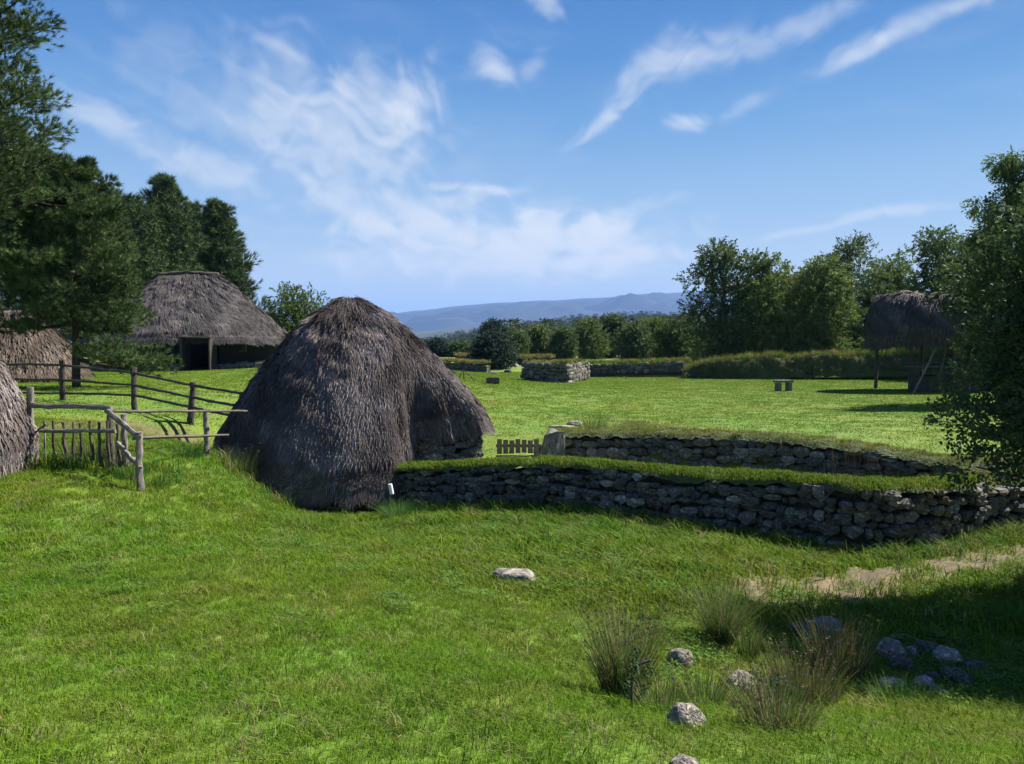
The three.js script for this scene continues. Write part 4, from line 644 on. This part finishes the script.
function pine(label, pos, o, group) {
  const t = thing('pine_tree', label, 'pine tree', pos, 0, group), r = mulberry(o.seed), H = o.h, list = [], br = [], lean = new THREE.Vector3((r() - 0.5) * 0.05 * H, 0, (r() - 0.5) * 0.05 * H);
  part('trunk', limb([new THREE.Vector3(0, -0.3, 0), new THREE.Vector3(lean.x * 0.4, H * 0.4, lean.z * 0.4), new THREE.Vector3(lean.x, H * 0.97, lean.z)], H * 0.02, H * 0.003, 14, 8, 0.1), barkPine, t);
  const limbs = o.limbs; const v = new THREE.Vector3();
  for (let i = -(o.skirt ?? 0); i < limbs; i++) {
    const k = i < 0 ? o.low * (0.35 + 0.5 * r()) : o.low + (0.98 - o.low) * (i + r() * 0.8) / limbs, a = i < 0 ? -0.5 + 1.2 * r() : i * 2.39996 + (r() - 0.5) * 0.7, len = (i < 0 ? 1.12 : 1) * o.r * Math.pow(Math.max(0.02, 1 - (k - o.low) / (1.02 - o.low)), o.taper ?? 0.65) * (0.72 + r() * 0.45) * (k < o.low + 0.1 ? 0.85 : 1), y0 = H * k, rise = lerp(-0.12, 0.55, k) * len + (o.sag ?? 0) * len * (1 - k), dir = new THREE.Vector3(Math.cos(a), 0, Math.sin(a));
    const P = (s) => v.set(lean.x * k + dir.x * len * s, y0 + rise * Math.pow(s, 1.5) - 0.06 * len * Math.sin(s * 3.14), lean.z * k + dir.z * len * s).clone();
    br.push(limb([P(0), P(0.4), P(0.75), P(1)], 0.012 * H * (1 - k) + 0.02, 0.012, 7, 5, 0.15));
    const side = new THREE.Vector3(-dir.z, 0, dir.x), n = Math.round(o.n / limbs * (0.4 + len / o.r)), tone = 0.75 + r() * 0.5;
    const subs = Math.max(3, Math.round(len * 2.2));
    for (let q = 0; q < subs; q++) { // flat pads of needles on side twigs
      const s = 0.22 + 0.8 * (q + r()) / subs, base = P(Math.min(1, s)), sl = (r() - 0.5) * 2 * len * 0.42 * (1.15 - s * 0.7), c = base.clone().addScaledVector(side, sl).addScaledVector(dir, Math.abs(sl) * 0.5); c.y += 0.12 * Math.abs(sl) + (r() - 0.3) * 0.15 * len;
      if (o.twigs) br.push(limb([base, base.clone().lerp(c, 0.5).add(new THREE.Vector3(0, -0.03, 0)), c], 0.018, 0.007, 4, 4));
      const m = Math.round(n / subs), R = (0.16 + 0.1 * r()) * (0.5 + 0.5 * len) * (o.pad ?? 1);
      for (let j = 0; j < m; j++) { const f = new THREE.Vector3(r() * 2 - 1, r() * 2 - 1, r() * 2 - 1); if (f.lengthSq() > 1) f.normalize(); const p = c.clone().add(f.clone().multiply(new THREE.Vector3(R * 1.5, R * 0.75, R * 1.5))); const out = f.clone().add(dir.clone().multiplyScalar(0.6)).add(new THREE.Vector3(0, 0.75, 0)).normalize(); const cc = o.colours[Math.floor(r() * o.colours.length)].map((x) => x * tone); list.push({ p, q: lookQ(out, r() * 6.28), s: (o.s ?? 1) * (0.7 + r() * 0.6), c: jitterColour(cc, r, 0.25) }); }
    }
  }
  part('branches', mergeGeometries(br), barkPine, t).userData.kind = 'stuff';
  instanced('crown', o.geo, NEEDLE, list, t);
  return t;
}
const PINE = [[0.065, 0.105, 0.036], [0.09, 0.135, 0.042], [0.045, 0.075, 0.03], [0.12, 0.16, 0.055]];
const tuftNear = tuft(3, 26, 0.16, 0.008), tuftFar = tuft(4, 16, 0.36, 0.022);
pine('broad low pine overhanging the cottage and the house roof', groundAt(76, 29), { seed: 3, h: 8.4, r: 2.75, low: 0.27, skirt: 3, limbs: 56, n: 10000, taper: 0.5, sag: -0.16, geo: tuftNear, s: 1.15, twigs: true, colours: PINE, pad: 0.95 }, 'pines at the left');
pine('tallest pine rising out of the top left corner', groundAt(-48, 27), { seed: 4, h: 17, r: 4.0, low: 0.26, limbs: 84, n: 19000, taper: 0.36, geo: tuftNear, s: 1.15, twigs: true, colours: PINE, pad: 1 }, 'pines at the left');
pine('dense pine behind the overhanging one, left of the house roof', groundAt(40, 42), { seed: 5, h: 12.0, r: 4.4, low: 0.2, limbs: 50, n: 7500, taper: 0.5, geo: tuftNear, s: 1.7, colours: PINE, pad: 1.1 }, 'pines at the left');
pine('dark pine straight behind the left end of the house roof', groundAt(168, 68), { seed: 6, h: 16.6, r: 4.4, low: 0.1, limbs: 60, n: 9500, taper: 0.75, geo: tuftFar, s: 1.2, colours: PINE, pad: 1.7 }, 'pines at the left');
pine('dark pine between the house pine and the left group', groundAt(122, 62), { seed: 7, h: 13.6, r: 4.8, low: 0.1, limbs: 50, n: 8000, taper: 0.5, geo: tuftFar, s: 1.2, colours: PINE, pad: 1.7 }, 'pines at the left');
pine('rightmost dark pine behind the right slope of the house roof', groundAt(224, 73), { seed: 9, h: 15.4, r: 4.6, low: 0.06, limbs: 60, n: 10000, taper: 0.8, geo: tuftFar, s: 1.2, colours: PINE, pad: 1.6 }, 'pines at the left');
pine('dark pine half hidden between two pines behind the house', groundAt(204, 77), { seed: 10, h: 15.6, r: 3.6, low: 0.1, limbs: 50, n: 7500, taper: 0.5, geo: tuftFar, s: 1.25, colours: PINE, pad: 1.25 }, 'pines at the left');

const sprayFar = spray(5, 12, 0.55, 0.2, 0.13), sprayMid = spray(6, 12, 0.3, 0.085, 0.05), sprayNear = spray(8, 11, 0.19, 0.062, 0.034);
const BIRCH = [[0.14, 0.195, 0.04], [0.165, 0.225, 0.045], [0.10, 0.145, 0.034]], BIRCHD = [[0.088, 0.13, 0.034], [0.115, 0.165, 0.04], [0.066, 0.10, 0.03]], WILLOW = [[0.07, 0.105, 0.04], [0.095, 0.135, 0.05], [0.05, 0.08, 0.03]], FRESH = [[0.10, 0.15, 0.03], [0.12, 0.17, 0.035], [0.08, 0.12, 0.028]], BLUE = [[0.035, 0.065, 0.04], [0.05, 0.08, 0.05], [0.028, 0.05, 0.035]];
const tall = (k) => Math.pow(Math.max(0, 1 - Math.pow(Math.abs(k - 0.42) / 0.62, 2.2)), 0.7);
const treeAt = (px, top, d) => { const p = groundAt(px, d); return [p, at(px, top, d).y - p.y]; };
for (const [px, top, wpx, d, seed, label, cols, extra] of [
  [722, 245, 82, 74, 31, 'dark tall birch at the left end of the right-hand trees', BIRCHD], [764, 256, 70, 72, 32, 'paler birch second in the row behind the turf bank', BIRCH], [822, 262, 66, 70, 33, 'pointed pale birch in the middle above the turf bank', BIRCH],
  [846, 240, 84, 80, 34, 'wide birch behind the middle of the turf bank', BIRCHD], [890, 262, 62, 82, 35, 'light birch behind the shelter roof left end', BIRCH], [932, 234, 84, 68, 36, 'dense dark birch right behind the shelter ridge', BIRCHD], [975, 262, 80, 62, 37, 'loose birch between the shelter and the weeping birch', BIRCH], [790, 280, 54, 84, 38, 'low birch filling the gap in the row above the bank', BIRCHD], [1060, 240, 110, 60, 39, 'birch beyond the right picture edge behind the weeping birch', BIRCH],
]) { const [p, h] = treeAt(px, top, d); broadleaf('birch_tree', label, 'birch tree', p, { seed, h, w: wpx * d / F, low: 0.03, lobes: 46, lobeR: 0.34, n: 3400, geo: sprayFar, colours: cols, prof: tall, droop: -0.15, topBias: 0.95 }, 'trees behind the field on the right'); }
{ const [p, h] = treeAt(1006, 152, 37); broadleaf('weeping_birch', 'tall drooping birch rising above the leafy tree at the right edge', 'birch tree', p, { seed: 51, h, w: 4.6, low: 0.12, lobes: 46, lobeR: 0.27, n: 5200, geo: sprayMid, spray: 1.5, colours: BIRCHD, prof: (k) => 0.35 + 0.65 * Math.sin(Math.PI * (1 - k) * 0.8), droop: -0.9, topBias: 1, bark: barkGrey }); }
for (const [px, top, wpx, d, seed, label, cols, low] of [
  [492, 336, 44, 82, 61, 'blue-green juniper bush beside the low wall', BLUE, 0.0], [493, 322, 26, 110, 62, 'dark rounded tree behind the juniper bush', BLUE, 0.1], [538, 330, 30, 104, 63, 'small birch left in the far tree line', BIRCH, 0.05], [563, 331, 28, 100, 64, 'narrow birch behind the stone enclosure left corner', BIRCHD, 0.05], [590, 322, 36, 108, 65, 'full birch behind the stone enclosure right corner', BIRCH, 0.05], [612, 317, 34, 112, 66, 'highest tree of the far tree line', BIRCHD, 0.05], [634, 328, 36, 100, 67, 'dark round birch left of the pale bush', BIRCHD, 0.03], [655, 320, 42, 106, 68, 'wide dark birch behind the pale bush', BIRCH, 0.05], [676, 324, 52, 92, 69, 'pale bushy birch at the right end of the far tree line', FRESH.map((c) => c.map((v) => v * 0.75)), 0.0], [704, 330, 40, 98, 70, 'dark birch low between the far tree line and the right row', BIRCHD, 0.03], [515, 336, 26, 100, 71, 'little birch between the juniper and the tree line', BIRCHD, 0.05], [437, 342, 22, 120, 72, 'small dark shrub at the far edge right of the hut roof', BLUE, 0.0],
  [461, 345, 20, 118, 73, 'small bush left of the juniper by the heath', BIRCHD, 0], [296, 290, 64, 78, 74, 'light green bush between the house and the hut', FRESH, 0.0], [270, 318, 34, 76, 75, 'darker shrub at the right end of the house', BIRCH, 0.0],
]) { const [p, h] = treeAt(px, top, d); broadleaf(h < 4.2 ? 'bush' : 'birch_tree', label, h < 4.2 ? 'bush' : 'birch tree', p, { seed, h, w: wpx * d / F, low, lobes: 28, lobeR: 0.42, n: 2200, geo: sprayFar, colours: cols, limbEvery: 3 }, 'far trees and bushes'); }
// leafy tree at the right edge and the one beyond the frame that shades the stones
broadleaf('leafy_tree', 'leafy grey-green tree over the wall at the right edge', 'tree', onGround(6.5, -8.3), { seed: 81, h: 4.4, w: 3.3, low: 0.30, lobes: 60, lobeR: 0.3, n: 9500, geo: sprayNear, mat: GLOSSY, colours: WILLOW, stems: 3, trunk: 0.07, limbEvery: 1, prof: (k) => Math.pow(Math.sin(Math.PI * (0.12 + 0.8 * k)), 0.7), extra: [[-1.65, 1.95, 0.0, 0.24], [-1.5, 1.5, 0.1, 0.24], [-1.4, 2.4, 0, 0.26], [-1.1, 2.8, 0.1, 0.28], [-1.2, 1.7, 0.2, 0.3], [-0.8, 1.4, 0.3, 0.28]] });
broadleaf('leafy_tree', 'leafy tree beyond the right picture edge shading the stone heap', 'tree', onGround(8.7, -7.7), { seed: 82, h: 4.8, w: 3.8, low: 0.12, lobes: 46, lobeR: 0.32, n: 6000, geo: sprayNear, spray: 1.25, mat: GLOSSY, colours: WILLOW, stems: 2, trunk: 0.08, limbEvery: 2 });

// far wood on the near ridge and in the valley: one mass
{
  const cone = (() => { const r = mulberry(2), b = new B(); for (let k = 0; k < 190; k++) { const y = r(), a = r() * 6.283, R = 0.34 * Math.sqrt(Math.max(0, 1 - Math.pow(Math.abs(y - 0.42) / 0.6, 2))) * (0.7 + 0.4 * r()), c = new THREE.Vector3(Math.cos(a) * R, y, Math.sin(a) * R), q = 0.085, p = [0, 1, 2].map(() => b.v(c.x + (r() - 0.5) * q * 2, c.y + (r() - 0.5) * q, c.z + (r() - 0.5) * q * 2)); b.t(...p); } return b.build(); })();
  const r = mulberry(66), list = [];
  const prof = [[380, 350], [430, 343], [480, 335], [530, 327], [580, 322], [640, 319], [700, 321], [800, 326], [1000, 330], [1200, 336]];
  for (let i = 0; i < 9000; i++) { const px = 300 + r() * 850, d = 480 + r() * 430; let k = 0; while (k < prof.length - 2 && prof[k + 1][0] < px) k++; const t = clamp((px - prof[k][0]) / (prof[k + 1][0] - prof[k][0]), 0, 1), yT = EYE + (340 - lerp(prof[k][1], prof[k + 1][1], t * t * (3 - 2 * t))) / F * 900, s = Math.pow((d - 480) / 420, 0.85), y = -26 + (yT + 26) * Math.min(1, s) - 2; const h = 6 + r() * 6; list.push({ p: new THREE.Vector3((px - CX) / F * d, y, -d), q: yawQ(r() * 6.28), s: new THREE.Vector3(h * 0.9, h, h * 0.9), c: jitterColour([0.035, 0.055, 0.025], r, 0.4) }); }
  for (let i = 0; i < 2500; i++) { const px = 300 + r() * 850, d = (px < 500 ? 330 : 150) + r() * 250, x = (px - CX) / F * d, h = 5 + r() * 4; list.push({ p: onGround(x, -d, -0.5), q: yawQ(r() * 6.28), s: new THREE.Vector3(h * 1.1, h, h * 1.1), c: jitterColour([0.045, 0.07, 0.028], r, 0.4) }); }
  tag(instanced('far_wood', cone, LEAF, list, scene), 'far dark wood covering the rise behind the tree line', 'wood', undefined, 'stuff');
}

// ---------------------------------------------------------------- grass and ground cover
const hutBlock = (x, z) => {
  const dx = x - HUT.x, dz = z - HUT.z, a = Math.atan2(dz, dx), rr = Math.hypot(dx, dz);
  if (rr < 2.2 || (rr < 2.75 && a > -0.3 && a < 0.35)) return true;
  if (Math.hypot((x - HOUSE.x) / 5.6, (z - HOUSE.z) / 3.95) < 1 || Math.hypot((x - COTTAGE.x) / 2.9, (z - COTTAGE.z) / 2.6) < 1 || Math.hypot(x - STACK.x, z - STACK.z) < 1.65) return true;
  return false;
};
function sward(name, label, seed, d0, d1, n, make, opts = {}) {
  const r = mulberry(seed), lists = make.map(() => []); let got = 0, tries = 0;
  while (got < n && tries++ < n * 4) {
    const d = Math.sqrt(lerp(d0 * d0, d1 * d1, r())), x = (r() * 2 - 1) * (d * 0.72 + 0.7), z = -d;
    if (opts.keep && !opts.keep(x, z, r)) continue;
    if (hutBlock(x, z)) continue;
    if (d < 28) { const f = d > 9 ? sideOf(frontSamples, x, z)[0] : -9; if (f > -0.05 && f < 0.8 && x > -2.2) continue; if (d > 14) { const q = sideOf(rearSamples, x, z)[0]; if (q > -0.05 && q < 0.7 && x > 0.9) continue; } if (r() < bare(x, z) * 1.0) continue; if (r() < laneAt(x, z) * 0.6) continue; }
    let c = opts.colour ? opts.colour(x, z, r) : grassTone(x, z); const k = Math.floor(r() * make.length);
    const dry = r(); if (dry < (opts.dry ?? 0.07)) c = [0.30, 0.26, 0.12]; else if (dry > 0.9) c = c.map((v) => v * 1.3);
    lists[k].push({ p: onGround(x, z, 0), q: yawQ(r() * 6.283), s: (opts.size ? opts.size(x, z, r) : 1) * (0.7 + r() * 0.6), c: jitterColour(c, r, 0.2) }); got++;
  }
  const first = instanced(name, make[0], grassMat, lists[0], scene); tag(first, label, 'grass', undefined, 'stuff');
  for (let i = 1; i < make.length; i++) { const m = instanced(name + '_blades', make[i], grassMat, lists[i], first); }
}
const weedy = (x, z) => { const f = sideOf(frontSamples, x, z)[0]; return sstep(-7, -3.5, f) * sstep(-5.5, -2, x); };
sward('lawn_grass', 'short mown grass of the near bank', 301, 1.9, 7.2, 30000, [clump(11, 18, 0.075, 0.04, 0.0038, 0.9), clump(12, 16, 0.08, 0.05, 0.0042, 1.1)], { size: (x, z, r) => 0.75 + 0.5 * Math.max(0, fbm(x * 1.1, z * 1.1, 3)) + (r() < 0.04 ? 0.6 : 0) });
sward('slope_grass', 'grass of the slope below the hut and the stone wall', 302, 7.2, 17.5, 46000, [clump(13, 16, 0.11, 0.055, 0.0065, 0.8), clump(14, 14, 0.12, 0.075, 0.0075, 0.9)], { size: (x, z, r) => 0.7 + 0.5 * Math.max(0, fbm(x * 0.9, z * 0.9, 3)) + 0.9 * weedy(x, z) * (0.35 + Math.max(0, n2(x * 1.6, z * 1.6)) + 0.6 * Math.max(0, n2(x * 4, z * 4))) });
sward('field_grass', 'short sunlit grass of the flat field and the house lawn', 303, 17.5, 76, 60000, [clump(15, 26, 0.36, 0.024, 0.014, 1.6), clump(16, 26, 0.4, 0.03, 0.016, 1.7)], { dry: 0.03, size: (x, z) => 0.75 + Math.hypot(x, z) / 90 });
// taller tufts at the feet of walls and posts
sward('tall_grass', 'longer lush grass along the feet of the wall and the hut', 304, 7.5, 17, 3000, [clump(17, 22, 0.12, 0.2, 0.009, 0.7)], { colour: (x, z, r) => (r() < 0.75 ? [0.075, 0.17, 0.022] : OLIVE), keep: (x, z, r) => { const f = sideOf(frontSamples, x, z)[0]; const hd = Math.hypot(x - HUT.x, z - HUT.z); if (f < -0.9 && f > -6 && x > -4) return r() < 0.05 * sstep(0.25, 0.55, n2(x * 1.1 + 30, z * 1.1)) * weedy(x, z) * 3; const near = (f > -0.75 && f < -0.12 && x > -2.2) || (hd > 2.7 && hd < 3.6 && z > HUT.z - 1) || (Math.abs(z + 11.8) < 0.55 && x < -5.2 && x > -8.6); return near && r() < 0.35 + 0.65 * sstep(-0.2, 0.5, n2(x * 1.3, z * 1.3)); } });
{ // leafy weeds on the slope
  const rosette = (() => { const r = mulberry(88), b = new B(); for (let i = 0; i < 22; i++) { const a = r() * 6.283, d = 0.02 + r() * 0.1, h = 0.02 + r() * 0.045, L = 0.009 + r() * 0.01, x = Math.cos(a) * d, z = Math.sin(a) * d, o = r() * 6.283, tl = (r() - 0.5) * 0.02; const p = [0, 1, 2, 3].map((k) => b.v(x + Math.cos(o + k * 1.57) * L * (k % 2 ? 0.6 : 1), h + (k === 0 ? tl : k === 2 ? -tl : 0), z + Math.sin(o + k * 1.57) * L * (k % 2 ? 0.6 : 1))); b.t(p[0], p[2], p[1]); b.t(p[0], p[3], p[2]); } return b.build(); })();
  sward('clover', 'small leafy weeds spread through the slope grass', 305, 5.5, 14.5, 9000, [rosette], { dry: 0, colour: (x, z, r) => [0.095, 0.18, 0.026], keep: (x, z, r) => r() < weedy(x, z) * sstep(-0.15, 0.35, fbm(x * 0.8 + 20, z * 0.8, 3)) + (fbm(x * 1.2, z * 1.2 + 40, 3) > 0.42 ? 0.6 : 0) });
}
// rushes
function rushes(label, px, py, d, h, rad, n, cols, seed, lean = 0.35, heads = 0.25, category = 'rushes', group = 'rush clumps') {
  const hd = hit(px, py, d), hf = hd / d; h *= hf; rad *= hf; const p = at(px, py, hd), pos = onGround(p.x, p.z), t = thing(category === 'rushes' ? 'rush_clump' : 'grass_tuft', label, category, pos, 0, group), r = mulberry(seed), b = new B(), hb = new B();
  for (let i = 0; i < n; i++) {
    const a = r() * 6.283, q = Math.sqrt(r()), x = Math.cos(a) * q * rad, z = Math.sin(a) * q * rad, hh = h * (0.45 + 0.6 * r()), o = a + (r() - 0.5) * 1.6, ln = lean * hh * (0.15 + q * 0.9) * (0.4 + r()), w = 0.0028 + 0.0012 * r(), f = r() * 6.283, wx = Math.cos(f) * w, wz = Math.sin(f) * w, c = cols[Math.floor(r() * cols.length)].map((v) => v * (0.7 + r() * 0.6)), dx = Math.cos(o) * ln, dz = Math.sin(o) * ln;
    let last = null; for (let k = 0; k <= 4; k++) { const s = k / 4, m = Math.pow(s, 1.6), X = x + dx * m, Z = z + dz * m, Y = hh * s * (1 - 0.12 * s * lean) - 0.03, ww = 1 - s * 0.75, v0 = b.v(X - wx * ww, Y, Z - wz * ww, c), v1 = b.v(X + wx * ww, Y, Z + wz * ww, c); if (last) { b.t(last[0], last[1], v1); b.t(last[0], v1, v0); } last = [v0, v1]; }
    if (r() < heads) { const X = x + dx * 0.85, Z = z + dz * 0.85, Y = hh * 0.88, L = 0.012 + r() * 0.014, hc = [0.09, 0.065, 0.04].map((v) => v * (0.7 + r() * 0.8)); for (let k = 0; k < 5; k++) { const s = new THREE.Vector3(r() - 0.5, r() - 0.2, r() - 0.5).normalize().multiplyScalar(L); const i0 = hb.v(X, Y, Z, hc), i1 = hb.v(X + s.x, Y + s.y, Z + s.z, hc), i2 = hb.v(X + s.x + (r() - 0.5) * L, Y + s.y * 0.4, Z + s.z + (r() - 0.5) * L, hc); hb.t(i0, i1, i2); } }
  }
  part('stems', b.build(), vertMat, t).userData.kind = 'stuff'; if (hb.p.length) part('seed_heads', hb.build(), vertMat, t).userData.kind = 'stuff';
  return t;
}
const RUSH = [[0.10, 0.165, 0.03], [0.135, 0.185, 0.04], [0.075, 0.125, 0.025], [0.25, 0.21, 0.09]], BROWN = [[0.16, 0.13, 0.055], [0.22, 0.17, 0.075], [0.12, 0.15, 0.035], [0.075, 0.10, 0.03], [0.06, 0.085, 0.025]], DRY = [[0.3, 0.24, 0.12], [0.24, 0.19, 0.09], [0.12, 0.14, 0.04]];
rushes('tall rush clump with brown seed heads left of the round grey rock', 624, 700, 5.05, 0.68, 0.14, 720, RUSH, 1, 0.45, 0.3);
rushes('leaning rush clump in the rough grass uphill of the round rock', 722, 642, 6.7, 0.58, 0.11, 560, RUSH, 2, 0.6, 0.1);
rushes('small rush clump right of the leaning one', 748, 656, 6.35, 0.36, 0.08, 160, RUSH, 3, 0.5, 0.1);
rushes('wide brown rush clump at the edge of the tree shade', 802, 702, 5.75, 0.46, 0.24, 460, BROWN, 4, 0.4, 0.3); rushes('dark brown rush clump inside the tree shade', 838, 676, 6.2, 0.55, 0.22, 520, BROWN, 5, 0.4, 0.2); rushes('green-brown rush clump before the wide brown one', 778, 732, 5.0, 0.42, 0.2, 460, [...RUSH, BROWN[0]], 6, 0.5, 0.1); rushes('short rush clump between the tall one and the pale rock', 705, 706, 5.05, 0.3, 0.2, 300, RUSH, 7, 0.6, 0.05); rushes('short rush clump beside the reddish grass', 662, 712, 5.0, 0.26, 0.15, 220, RUSH, 8, 0.6, 0.05); rushes('bright green grass tuft at the front of the shaded stones', 905, 706, 5.6, 0.2, 0.22, 360, [[0.08, 0.17, 0.025], [0.11, 0.19, 0.03]], 9, 0.7, 0);
rushes('reddish dead grass tuft on the half hidden stone', 760, 690, 5.3, 0.16, 0.14, 320, [[0.30, 0.17, 0.10], [0.26, 0.18, 0.10], [0.2, 0.16, 0.08]], 10, 1.1, 0, 'grass tuft');
rushes('lush grass tuft at the corner where hut and wall meet', 402, 520, 14.6, 0.42, 0.34, 700, [[0.07, 0.165, 0.022], [0.09, 0.19, 0.025], [0.05, 0.12, 0.02]], 11, 0.8, 0, 'grass tuft'); rushes('lush grass tuft on the bank left of the hut', 186, 455, 13.4, 0.3, 0.3, 420, [[0.07, 0.165, 0.022], [0.05, 0.12, 0.02]], 12, 0.8, 0, 'grass tuft');
rushes('dark withered weeds in the stake fence', 86, 465, 11.55, 0.42, 0.3, 380, [[0.05, 0.06, 0.03], [0.08, 0.075, 0.04], [0.14, 0.11, 0.06]], 13, 0.4, 0.1, 'grass tuft'); rushes('dark withered weeds at the braced fence end', 117, 470, 11.3, 0.4, 0.14, 200, [[0.06, 0.06, 0.035], [0.12, 0.1, 0.06]], 14, 0.4, 0.1, 'grass tuft');
rushes('ragged mossy tuft against the left foot of the hut', 236, 470, 14.0, 0.5, 0.35, 420, [[0.08, 0.11, 0.03], [0.14, 0.13, 0.05], [0.06, 0.12, 0.02]], 16, 0.6, 0.1, 'grass tuft');
rushes('green rush clump on the field beside the white stones', 592, 436, 22.6, 0.78, 0.35, 520, RUSH, 15, 0.5, 0.2);
[[628, 436, 22.3], [645, 436, 22], [662, 437, 21.8], [676, 437, 21.6], [615, 436, 22.6]].forEach(([px, py, d], i) => rushes(['tan rush clump first right of the green one', 'tan rush clump second right of the green one', 'tan rush clump third right of the green one', 'last tan rush clump along the rear wall', 'low tan rush clump next to the green one'][i], px, py, d, 0.62 - 0.06 * i, 0.34, 380, [...DRY, RUSH[0]], 20 + i, 0.45, 0.3));
[[717, 438, 21, 0.55], [695, 437, 21.3, 0.4], [732, 439, 20.8, 0.4], [832, 447, 18.6, 0.75], [855, 449, 18.2, 0.4]].forEach(([px, py, d, h], i) => rushes(['thin weed stalk on the rear wall above its middle', 'short dry stalks on the rear wall left of the stalk', 'short dry stalks on the rear wall right of the stalk', 'tall dry weed stalk on the rear wall near its right end', 'faint dry stalks right of the tall weed stalk'][i], px, py, d, h, 0.07, 26, [...DRY, RUSH[2]], 40 + i, 0.25, 0.6, 'grass tuft'));
[[790, 474, 17.2], [860, 478, 16], [885, 480, 15.6], [838, 478, 16.4]].forEach(([px, py, d], i) => rushes(['pinkish dry stalks at the foot of the rear wall', 'pinkish dry stalks in the lane near its right end', 'sparse dry stalks at the right end of the lane', 'dry stalks in the lane beside the pinkish ones'][i], px, py, d, 0.55, 0.3, 70, [[0.3, 0.2, 0.15], [0.25, 0.2, 0.12]], 50 + i, 0.3, 0.3, 'grass tuft'));
{ // thistle-like stalk at the bottom
  const p = at(633, 752, 4.25), t = thing('weed_stalk', 'dark leafy weed stalk standing left of the pale lichened rock', 'weed', onGround(p.x, p.z)), stalk = new THREE.MeshStandardMaterial({ color: lin(0.06, 0.06, 0.04), roughness: 0.9 });
  part('stalk', limb([new THREE.Vector3(0, -0.02, 0), new THREE.Vector3(-0.012, 0.12, 0.01), new THREE.Vector3(0.012, 0.27, 0)], 0.011, 0.008, 8, 6, 0.25), stalk, t); part('branch', limb([new THREE.Vector3(0.008, 0.25, 0), new THREE.Vector3(0.05, 0.275, 0), new THREE.Vector3(0.095, 0.30, 0.01)], 0.008, 0.007, 6, 6, 0.25), woodTwig, t); part('branch', limb([new THREE.Vector3(-0.01, 0.14, 0), new THREE.Vector3(-0.04, 0.18, 0.01)], 0.006, 0.004, 4, 5), stalk, t);
  const r = mulberry(4), list = []; for (let i = 0; i < 26; i++) list.push({ p: new THREE.Vector3((r() - 0.5) * 0.09, 0.04 + r() * 0.25, (r() - 0.5) * 0.08), q: lookQ(new THREE.Vector3(r() - 0.5, r() - 0.2, r() - 0.5).normalize(), r() * 6), s: 0.28 + r() * 0.2, c: jitterColour([0.05, 0.09, 0.03], r) }); instanced('leaves', sprayNear, LEAF, list, t);
  const q = at(765, 748, 4.5), u = thing('weed_plant', 'dark green leafy weed at the bottom right of the pale rock', 'weed', onGround(q.x, q.z)); part('stalk', limb([new THREE.Vector3(0, -0.02, 0), new THREE.Vector3(0.01, 0.1, 0), new THREE.Vector3(0, 0.22, 0.01)], 0.005, 0.003, 6, 5), stalk, u); const l2 = []; for (let i = 0; i < 60; i++) l2.push({ p: new THREE.Vector3((r() - 0.5) * 0.2, 0.02 + r() * 0.2, (r() - 0.5) * 0.16), q: lookQ(new THREE.Vector3(r() - 0.5, r() - 0.2, r() - 0.5).normalize(), r() * 6), s: 0.3 + r() * 0.25, c: jitterColour([0.04, 0.08, 0.028], r) }); instanced('leaves', sprayNear, LEAF, l2, u);
}
renderer.render(scene, camera);
